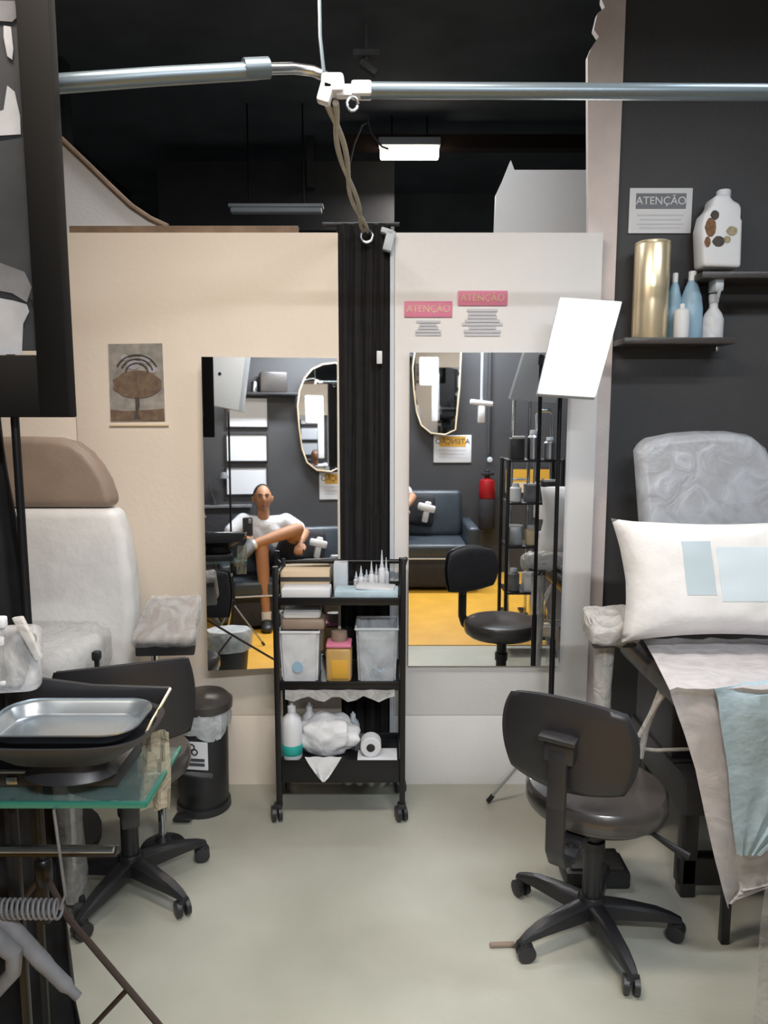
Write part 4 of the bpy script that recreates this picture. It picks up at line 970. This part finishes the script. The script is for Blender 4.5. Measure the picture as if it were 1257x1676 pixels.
obj('diffuser', boxes((q, (.16, .03, .25), None, .02)), lamp_s, t)
obj('housing', boxes((q+Vector((0, -.03, 0)), (.18, .03, .27), None, .02)), skirt_white, t)
obj('bar', boxes((q+Vector((.06, -.02, -.24)), (.06, .035, .46), None, .01)), white_pl, t)
obj('bracket', boxes((q+Vector((0, -.11, 0)), (.04, .14, .04))), blkm, t)
# fire extinguisher
c = R_(797, 800, -1.30)
t = thing('fire_extinguisher', 'red fire extinguisher with a black neck on the rear wall in the right mirror', 'fire extinguisher', (c.x, -1.30, c.z-.22))
obj('cylinder', lathe(bm_new(), [(.06, -.10), (.078, -.09), (.08, -.085), (.08, .05), (.07, .085), (.04, .105), (.02, .11)], (c.x, -1.29, c.z), 24), red, t)
obj('lower_sleeve', lathe(bm_new(), [(.06, -.40), (.075, -.39), (.081, -.38), (.081, -.10), (.079, -.095)], (c.x, -1.29, c.z), 24), fabric, t)
bm = bm_new(); lathe(bm, [(.026, .10), (.028, .105), (.026, .18), (.02, .185)], (c.x, -1.29, c.z), 14); box(bm, (c.x+.0, -1.25, c.z+.15), (.12, .03, .03), None, .006); obj('valve', bm, blk, t)
obj('wall_bracket', boxes(((c.x, -1.375, c.z), (.05, .04, .12), None, .004)), blkm, t)
q = R_(801, 752, -1.30)
obj('gauge', lathe(bm_new(), [(.022, -.008), (.026, -.006), (.026, .006), (.02, .008)], (q.x, -1.27, q.z), 14, R=frameR((0, 1, 0))), skirt_white, t)
tag(obj('wall_pipe', tube(bm_new(), [(q.x, -1.37, q.z+.04), (q.x, -1.37, ZC)], .016), far_grey), 'grey pipe running up the rear wall above the fire extinguisher', 'pipe')
q = R_(788, 665, -.9); t = thing('hanging_bracket', 'white T-shaped fitting on a thin rod hanging in the right mirror', 'hanging fitting', (q.x, -.9, q.z-.12))
obj('crossbar', boxes(((q.x, -.9, q.z+.03), (.21, .05, .045), (0, .12, 0), .012)), white_pl, t)
obj('stem', boxes(((q.x, -.9, q.z-.07), (.065, .05, .16), None, .012)), white_pl, t)
obj('rod', tube(bm_new(), [(q.x, -.9, q.z+.04), (q.x, -.9, ZC)], .012), skirt_white, t)
# poster in frame, right of extinguisher
a, b = R_(828, 768, RW), R_(902, 806, RW)
t = thing('framed_poster', 'yellow and white poster in a black frame reflected at the right of the mirror', 'poster', ((a.x+b.x)/2, RW, b.z))
W, H = abs(b.x-a.x), abs(a.z-b.z); cx, cz = (a.x+b.x)/2, (a.z+b.z)/2
obj('frame', boxes(((cx, RW, cz), (W+.04, .016, H+.04), None, .003)), blk, t)
obj('yellow_field', boxes(((cx, RW+.009, cz+H*.22), (W, .004, H*.56))), amber, t); obj('pale_field', boxes(((cx, RW+.009, cz-H*.28), (W, .004, H*.44))), card, t)
# black supply rack near camera right, seen in the right mirror
rx0, rx1, ry0, ry1 = .78, 1.12, .98, 1.24
rk = thing('supply_rack', 'black open supply rack with crowded shelves reflected at the right mirror edge', 'rack', ((rx0+rx1)/2, (ry0+ry1)/2, 0))
for x in (rx0, rx1):
    for y in (ry0, ry1): obj('post', boxes(((x, y, .64), (.022, .022, 1.28), None, .003)), blkm, rk)
for z in (.12, .42, .72, 1.0, 1.27): obj('shelf', boxes((((rx0+rx1)/2, (ry0+ry1)/2, z), (rx1-rx0-.002, ry1-ry0-.002, .014), None, .002)), blkm, rk)
rnd = random.Random(3)
kinds = [('white', white_pl), ('steel', steel), ('grey', art_mid), ('black', blk), ('cream', card), ('frosted', tub_m)]
shname = {.12: 'lowest', .42: 'second', .72: 'third', 1.0: 'fourth', 1.27: 'top'}
for z in (.12, .42, .72, 1.0, 1.27):
    for k in range(3):
        nm, m_ = kinds[rnd.randrange(6)]; x = rx0+.06+.105*k; h = rnd.uniform(.08, .2); zz = z+.007
        pos = ('mirror-left end', 'middle', 'mirror-right end')[2-k] if False else ('left end', 'middle', 'right end')[k]
        if rnd.random() < .5:
            t = thing('supply_jar', nm+' jar with a cap on the '+shname[z]+' shelf of the supply rack, '+pos, 'jar', (x, 1.17, zz))
            obj('body', lathe(bm_new(), [(.034, 0), (.038, .004), (.038, h*.75), (.02, h*.85)], (x, 1.17, zz), 18), m_, t); obj('cap', lathe(bm_new(), [(.022, h*.85), (.024, h*.86), (.022, h)], (x, 1.17, zz), 14), skirt_white, t)
        else:
            t = thing('supply_box', nm+' box with a flap on the '+shname[z]+' shelf of the supply rack, '+pos, 'box', (x, 1.16, zz))
            obj('body', boxes(((x, 1.16, zz+h*.4), (.085, .12, h*.8), None, .005)), m_, t); obj('flap', boxes(((x, 1.225, zz+h*.83), (.08, .03, .006), (.6, 0, 0), .002)), paper, t)
# chrome garment-like stands
def hoop(px0, px1, pyt, Y, zb, lab):
    a, b = R_(px0, pyt, Y), R_(px1, pyt, Y); w_ = b.x-a.x
    t = thing('chrome_frame', lab, 'stand', ((a.x+b.x)/2, Y, 0))
    obj('hoop', tube(bm_new(), [(a.x-.02, Y, .02), (a.x-.01, Y, a.z*.6), (a.x, Y, a.z-.03), (a.x+.02, Y, a.z), (b.x-.02, Y, a.z), (b.x, Y, a.z-.03), (b.x, Y, a.z*.5), (b.x, Y, .02)], .013), chrome, t)
    obj('crossbar', tube(bm_new(), [(a.x, Y, a.z*.62), (b.x, Y, a.z*.62)], .01), chrome, t)
    obj('foot', boxes(((a.x-.02, Y, .016), (.05, .36, .02), None, .006), ((b.x, Y, .016), (.05, .36, .02), None, .006)), blkm, t)
hoop(842, 868, 642, .25, .3, 'taller narrow chrome frame reflected in the right mirror beside the lamp')
hoop(880, 905, 672, .45, .3, 'shorter narrow chrome frame reflected at the right mirror edge')
q = R_(889, 820, .5); t = thing('paper_roll', 'hanging white paper roll reflected at the right edge of the mirror', 'paper roll', (q.x, .5, q.z-.12))
obj('roll', lathe(bm_new(), [(.05, -.13), (.052, -.128), (.052, .128), (.05, .13)], q, 24), paper, t)
obj('holder', tube(bm_new(), [(q.x, q.y, q.z-.16), (q.x, q.y, q.z+.15), (q.x, .45, q.z+.16)], .006, 8), blkm, t)
# rear shelf with gear, seen in left mirror
a, b = L_(340, 826, -1.28), L_(412, 826, -1.28)
x0, x1 = min(a.x, b.x), max(a.x, b.x)
t = thing('rear_counter', 'dark counter with a pale front edge reflected behind the seated person', 'counter', ((x0+x1)/2-.1, -1.2, 0))
obj('worktop', boxes((((x0-.5+x1)/2, -1.318, a.z-.02), (x1-x0+.5, .14, .03), None, .004)), art_mid, t)
obj('cabinet', boxes((((x0-.5+x1)/2, -1.325, (a.z-.04)/2+.005), (x1-x0+.46, .12, a.z-.045), None, .004)), fabric, t)
ctop = a.z-.005
t = thing('desk_lamp', 'thin grey jointed lamp on the rear counter in the left mirror', 'lamp', (L_(350, 800, -1.31).x, -1.31, ctop))
p0 = L_(352, 815, -1.31); p1 = L_(342, 792, -1.31); p2 = L_(366, 778, -1.31)
obj('arm', tube(bm_new(), [Vector((p0.x, -1.31, ctop+.01)), p1, p2], .008, 8), steel, t); obj('shade', lathe(bm_new(), [(.02, .03), (.03, .02), (.05, -.03), (.045, -.03)], p2, 18), art_mid, t); obj('base', lathe(bm_new(), [(.05, 0), (.05, .01), (.02, .016)], (p0.x, -1.31, ctop), 20), blk, t)
# upper black shelf on rear wall
a, b = L_(412, 645, -1.3), L_(448, 645, -1.3)
tag(obj('rear_wall_shelf', boxes((((a.x+b.x)/2+.05, -1.31, a.z), (abs(b.x-a.x)+.35, .17, .022), None, .003)), blk), 'short black shelf high on the rear wall in the left mirror', 'shelf')
q = Vector(((a.x+b.x)/2+.05, -1.31, a.z+.011))
tag(obj('storage_case', boxes((q+Vector((.05, 0, .10)), (.26, .14, .20), None, .02)), vinyl), 'black case on the high rear shelf in the left mirror', 'case')
tag(obj('small_can', lathe(bm_new(), [(.03, 0), (.032, .004), (.032, .1), (.028, .105)], q+Vector((-.13, .02, 0)), 18), steel), 'small metal can beside the black case on the high rear shelf', 'can')
# second studio lamp, reflected in left mirror: white back seen
cb2 = [L_(x, y, yy) for x, y, yy in ((336, 572, .02), (412, 560, .16), (398, 672, .16), (334, 660, .02))]
c2 = sum(cb2, Vector())/4
led_panel(cb2, (c2.x+.02, c2.y-.12), 'white-backed studio lamp on a stand reflected at the top of the left mirror', (20, 140, 260), .25, facing=(0, -1, 0), dep=.12)
# covered bin in the left mirror
q = L_(374, 1030, .95)
t = thing('lined_bin', 'black bin with a clear liner reflected low in the left mirror', 'bin', (q.x, .95, 0))
obj('body', lathe(bm_new(), [(.10, .008), (.11, .02), (.135, q.z-.06), (.13, q.z-.05)], (q.x, .95, 0), 26), blk, t)
lb = lathe(bm_new(), [(.137, q.z-.13), (.144, q.z-.10), (.15, q.z-.03), (.14, q.z)], (q.x, .95, 0), 36)
for v in lb.verts:
    a = math.atan2(v.co.y-.95, v.co.x-q.x); k = 1+.04*math.sin(a*8); v.co.x = q.x+(v.co.x-q.x)*k; v.co.y = .95+(v.co.y-.95)*k
obj('bin_liner', lb, bag_m, t)

# ------------------------------------------------------------------ seated person (seen in the left mirror)
def cap_(bm, p0, r0, p1, r1, n=6, flat=None):
    """tapered limb segment with round ends; flat=(axis, k) squashes the section along axis"""
    p0, p1 = Vector(p0), Vector(p1); d = p1-p0; L = d.length; d = d.normalized() if L > 1e-6 else Vector((0, 0, 1))
    pts, rs = [], []
    for k in range(n+1):
        a = math.pi/2*(1-k/n); pts.append(p0-d*r0*math.sin(a)); rs.append(max(r0*math.cos(a), r0*.02))
    for k in range(n+1):
        a = math.pi/2*k/n; pts.append(p1+d*r1*math.sin(a)); rs.append(max(r1*math.cos(a), r1*.02))
    t = bmesh.new(); tube(t, pts, rs, 18)
    if flat:
        ax, k = flat; ax = ax.normalized(); c = (p0+p1)/2
        for v in t.verts: v.co -= ax*((v.co-c).dot(ax))*(1-k)
    merge(bm, t)
def remesh(name, bm, m, parent, vox, it=4):
    bmesh.ops.recalc_face_normals(bm, faces=bm.faces[:])
    me = bpy.data.meshes.new(name); bm.to_mesh(me); bm.free(); o = bpy.data.objects.new('tmp', me); C.objects.link(o)
    r_ = o.modifiers.new('r', 'REMESH'); r_.mode = 'VOXEL'; r_.voxel_size = vox
    sm = o.modifiers.new('sm', 'SMOOTH'); sm.iterations = it; sm.factor = .5
    dg = bpy.context.evaluated_depsgraph_get(); out = bpy.data.meshes.new_from_object(o.evaluated_get(dg)); bpy.data.objects.remove(o)
    return link(name, out, m, parent, 180)
headc = L_(430, 815, -.88)
foot_c = L_(437, 1016, -.58)
pel = L_(450, 908, -.98)
person = thing('person', 'seated person in white t-shirt and dark shorts with crossed legs in the left mirror', 'person', (pel.x, -.8, .006))
chest = L_(432, 868, -.95); neck = L_(431, 846, -.91); belly = L_(440, 893, -.97)
shA, shB = L_(398, 853, -.92), L_(468, 853, -.92)   # A: mirror-left side, B: mirror-right side
elA, haA = L_(366, 882, -.82), L_(394, 878, -.66)
elB, haB = L_(500, 872, -.86), L_(492, 889, -.70)
hipA, hipB = L_(436, 908, -.97), L_(464, 908, -.97)
knA = L_(428, 897, -.56); anA = L_(436, 1002, -.56); knB = L_(487, 866, -.62); anB = L_(408, 893, -.50)
toeA = Vector((anA.x-.01, anA.y+.17, .04)); anA = Vector((anA.x, anA.y, .105)); heelA = Vector((anA.x, anA.y-.02, .05))
toeB = anB + (anB-knB).normalized()*.08 + Vector((0, .05, -.10)) 
fwd = Vector((-.05, 1, 0)).normalized(); side_ = Vector((1, .05, 0)); spine = (chest-pel).normalized()
def torso(bm, g=0):
    for s_, r_ in ((-1, .105), (1, .105)):
        cap_(bm, pel+side_*s_*.065+Vector((0, 0, .02)), .098+g, belly+side_*s_*.055, .092+g)
        cap_(bm, belly+side_*s_*.055, .092+g, chest+side_*s_*.085, .098+g)
    cap_(bm, chest+Vector((0, 0, .03)), .09+g, chest.lerp(neck, .6), .06+g)
    for sh in (shA, shB): cap_(bm, chest.lerp(neck, .35), .075+g, sh-Vector((0, 0, .01)), .058+g)
def limb(bm, pts, rs):
    for i in range(len(pts)-1): cap_(bm, pts[i], rs[i], pts[i+1], rs[i+1])
bd = bm_new(); torso(bd, -.004)
limb(bd, [chest.lerp(neck, .5), neck, headc-Vector((0, 0, .05))], [.065, .056, .056])
for sh, el, ha in ((shA, elA, haA), (shB, elB, haB)): limb(bd, [sh, sh.lerp(el, .5), el, el.lerp(ha, .3), ha], [.054, .047, .038, .039, .026])
limb(bd, [hipA, hipA.lerp(knA, .5), knA, knA.lerp(anA, .3), anA, heelA], [.085, .074, .056, .055, .034, .032]); cap_(bd, heelA, .026, heelA.lerp(toeA, .7), .016)
limb(bd, [hipB, hipB.lerp(knB, .5), knB, knB.lerp(anB, .3), anB], [.085, .076, .056, .055, .034]); cap_(bd, anB, .03, toeB, .024)
def join_hand(w_, d_, f_):
    vs, es, rs = hand(w_, d_, Vector((0, 0, 1)), f_); cap_(bd, w_, .026, vs[0], .024)
    for a_, b_ in es: cap_(bd, vs[a_], min(rs[a_], .02 if a_ > 1 else .03), vs[b_], rs[b_], 4)
def hand(w, d, up_, flip):
    d = d.normalized(); side = d.cross(up_).normalized()*flip; nrm = side.cross(d)*flip
    vs, es, rs = [], [], []
    pw_ = [(-.030, .062, .95), (-.010, .072, 1.0), (.010, .07, .97), (.028, .058, .8)]
    vs.append(w+d*.02); rs.append(.024); 
    vs.append(w+d*.05); rs.append(.028); es.append((0, 1))
    for sx2, ln, k in pw_:
        b0 = len(vs); vs += [w+d*.075+side*sx2, w+d*(.075+.028*k)+side*sx2*1.1-nrm*.012, w+d*(.075+.045*k)+side*sx2*1.1-nrm*.034, w+d*(.072+.042*k)+side*sx2*1.1-nrm*.052]
        rs += [.011, .0092, .0085, .0075]; es += [(1, b0), (b0, b0+1), (b0+1, b0+2), (b0+2, b0+3)]
    b0 = len(vs); vs += [w+d*.035-side*.036, w+d*.06-side*.055-nrm*.01, w+d*.085-side*.052-nrm*.02]; rs += [.014, .011, .009]; es += [(1, b0), (b0, b0+1), (b0+1, b0+2)]
    return vs, es, rs
join_hand(haA, haA-elA, 1); join_hand(haB, haB-elB, -1)
# head: sculpted ellipsoid with nose, brow, ears, jaw
hd = bm_new(); bmesh.ops.create_icosphere(hd, subdivisions=4, radius=1)
look = (Vector((-.2, 2.9, 1.4))-headc); look.z = 0; look.normalize(); sd = Vector((look.y, -look.x, 0))
for v in hd.verts:
    x, y, z = v.co
    jaw = 1-.22*max(0, -z)**1.3
    X = x*.074*jaw; Yv = y*.096*(1-.05*max(0, -z)); Z = z*.122
    if y > 0:
        nose = math.exp(-((x/.16)**2+((z+.12)/.24)**2)); Yv += .024*nose*(1 if z < .15 else .4)
        Yv -= .010*(math.exp(-(((abs(x)-.38)/.16)**2+((z-.10)/.12)**2)))
        Yv += .006*math.exp(-((x/.3)**2+((z+.5)/.08)**2))
        Yv += .006*math.exp(-((x/.6)**2+((z-.28)/.09)**2)); Yv += .010*math.exp(-((x/.3)**2+((z+.85)/.15)**2))
    v.co = headc + (sd*X + look*Yv)*1.12 + Vector((0, 0, Z))
ears = []
for s in (-1, 1):
    e = bm_new(); bmesh.ops.create_icosphere(e, subdivisions=2, radius=1)
    for v in e.verts: v.co = headc + sd*(s*.088+v.co.x*.011) + look*(-.012+v.co.y*.017) + Vector((0, 0, v.co.z*.032-.008))
    ears.append(e)
for e in [hd]+ears: merge(bd, e)
body = remesh('body', bd, skin_m, person, .0055, 3)
for s in (-1, 1):
    e = bm_new(); bmesh.ops.create_icosphere(e, subdivisions=2, radius=.0105); 
    for v in e.verts: v.co += headc+sd*s*.031+look*.091+Vector((0, 0, .012))
    obj('eye', e, inkm, body)
bm = bm_new()
for s in (-1, 1): tube(bm, [headc+sd*s*.014+look*.106+Vector((0, 0, .032)), headc+sd*s*.03+look*.102+Vector((0, 0, .037)), headc+sd*s*.045+look*.090+Vector((0, 0, .030))], .004, 6)
obj('eyebrows', bm, hair_m, body)
obj('mouth', tube(bm_new(), [headc+sd*-.022+look*.098+Vector((0, 0, -.058)), headc+look*.108+Vector((0, 0, -.06)), headc+sd*.022+look*.098+Vector((0, 0, -.058))], [.003, .0055, .003], 8), mat('lips', (130, 78, 66), .5), body)
hr = bm_new(); bmesh.ops.create_icosphere(hr, subdivisions=4, radius=1)
for v in hr.verts: v.co = headc+Vector((0, 0, .008))+look*-.012+sd*v.co.x*.089+look*v.co.y*.106+Vector((0, 0, v.co.z*.120))
geom = hr.verts[:]+hr.edges[:]+hr.faces[:]
bmesh.ops.bisect_plane(hr, geom=geom, plane_co=headc+Vector((0, 0, .040))+look*.03, plane_no=(Vector((0, 0, -1))+look*.75), clear_outer=True)
bmesh.ops.holes_fill(hr, edges=hr.edges[:]); obj('hair', hr, hair_m, body)
sb = bm_new(); torso(sb, .012)
for sh, el in ((shA, elA), (shB, elB)): limb(sb, [sh, sh.lerp(el, .6)], [.074, .068])
remesh('t_shirt', sb, shirt_m, person, .009, 6)
sb = bm_new()
for s_ in (-1, 1): cap_(sb, pel+side_*s_*.065+Vector((0, 0, .0)), .118, pel+side_*s_*.06+spine*.07, .108)
limb(sb, [hipA, hipA.lerp(knA, .72)], [.104, .086]); limb(sb, [hipB, hipB.lerp(knB, .55)], [.104, .092])
remesh('shorts', sb, denim, person, .009, 6)
def shoe(ankle, toe, m, nm, upd):
    f = (toe-ankle); f.normalize(); s = f.cross(upd).normalized(); u = s.cross(f).normalized()
    bm = bm_new(); V_ = []
    for k, (t_, w_, h_) in enumerate(((-.08, .034, .07), (-.045, .046, .10), (.03, .048, .092), (.09, .052, .070), (.15, .048, .056), (.185, .028, .04))):
        V_.append([bm.verts.new(ankle+f*t_+s*w_*math.cos(a)+u*(h_*.5*math.sin(a) + (h_*.5-.04))) for a in [2*math.pi*q/16 for q in range(16)]])
    for a, b in zip(V_, V_[1:]):
        for k in range(16): bm.faces.new((a[k], a[(k+1)%16], b[(k+1)%16], b[k]))
    bm.faces.new(V_[0][::-1]); bm.faces.new(V_[-1]); return obj(nm, bm, m, person, 70)
shoe(Vector((anA.x, anA.y, .055)), Vector((toeA.x, toeA.y, .055)), blk, 'shoe', Vector((0, 0, 1)))
fB = (toeB-anB).normalized(); shoe(anB+fB*.03, toeB, art_mid, 'shoe', (anB-knB).normalized()*-1)
obj('sock', tube(bm_new(), [Vector((anA.x, anA.y, .085)), Vector((anA.x, anA.y, .165))], [.043, .045], 16), white_pl, person)
obj('sock', tube(bm_new(), [anB+fB*.02, anB+(knB-anB).normalized()*.05], [.042, .045], 16), white_pl, person)
# phone in hand
pc_ = haA+(haA-elA).normalized()*.085+Vector((0, .02, .075)); Rph = frameR(look)
ph = thing('smartphone', 'black smartphone held up in the hand of the seated person', 'phone', pc_-Vector((0, 0, .07)))
obj('case', slab(bm_new(), pc_, .085, .16, .010, .012, Rph, .002), blk, ph)
obj('camera_bump', slab(bm_new(), pc_+Rph@Vector((-.018, .05, .0065)), .03, .04, .003, .006, Rph, .001), steel, ph)
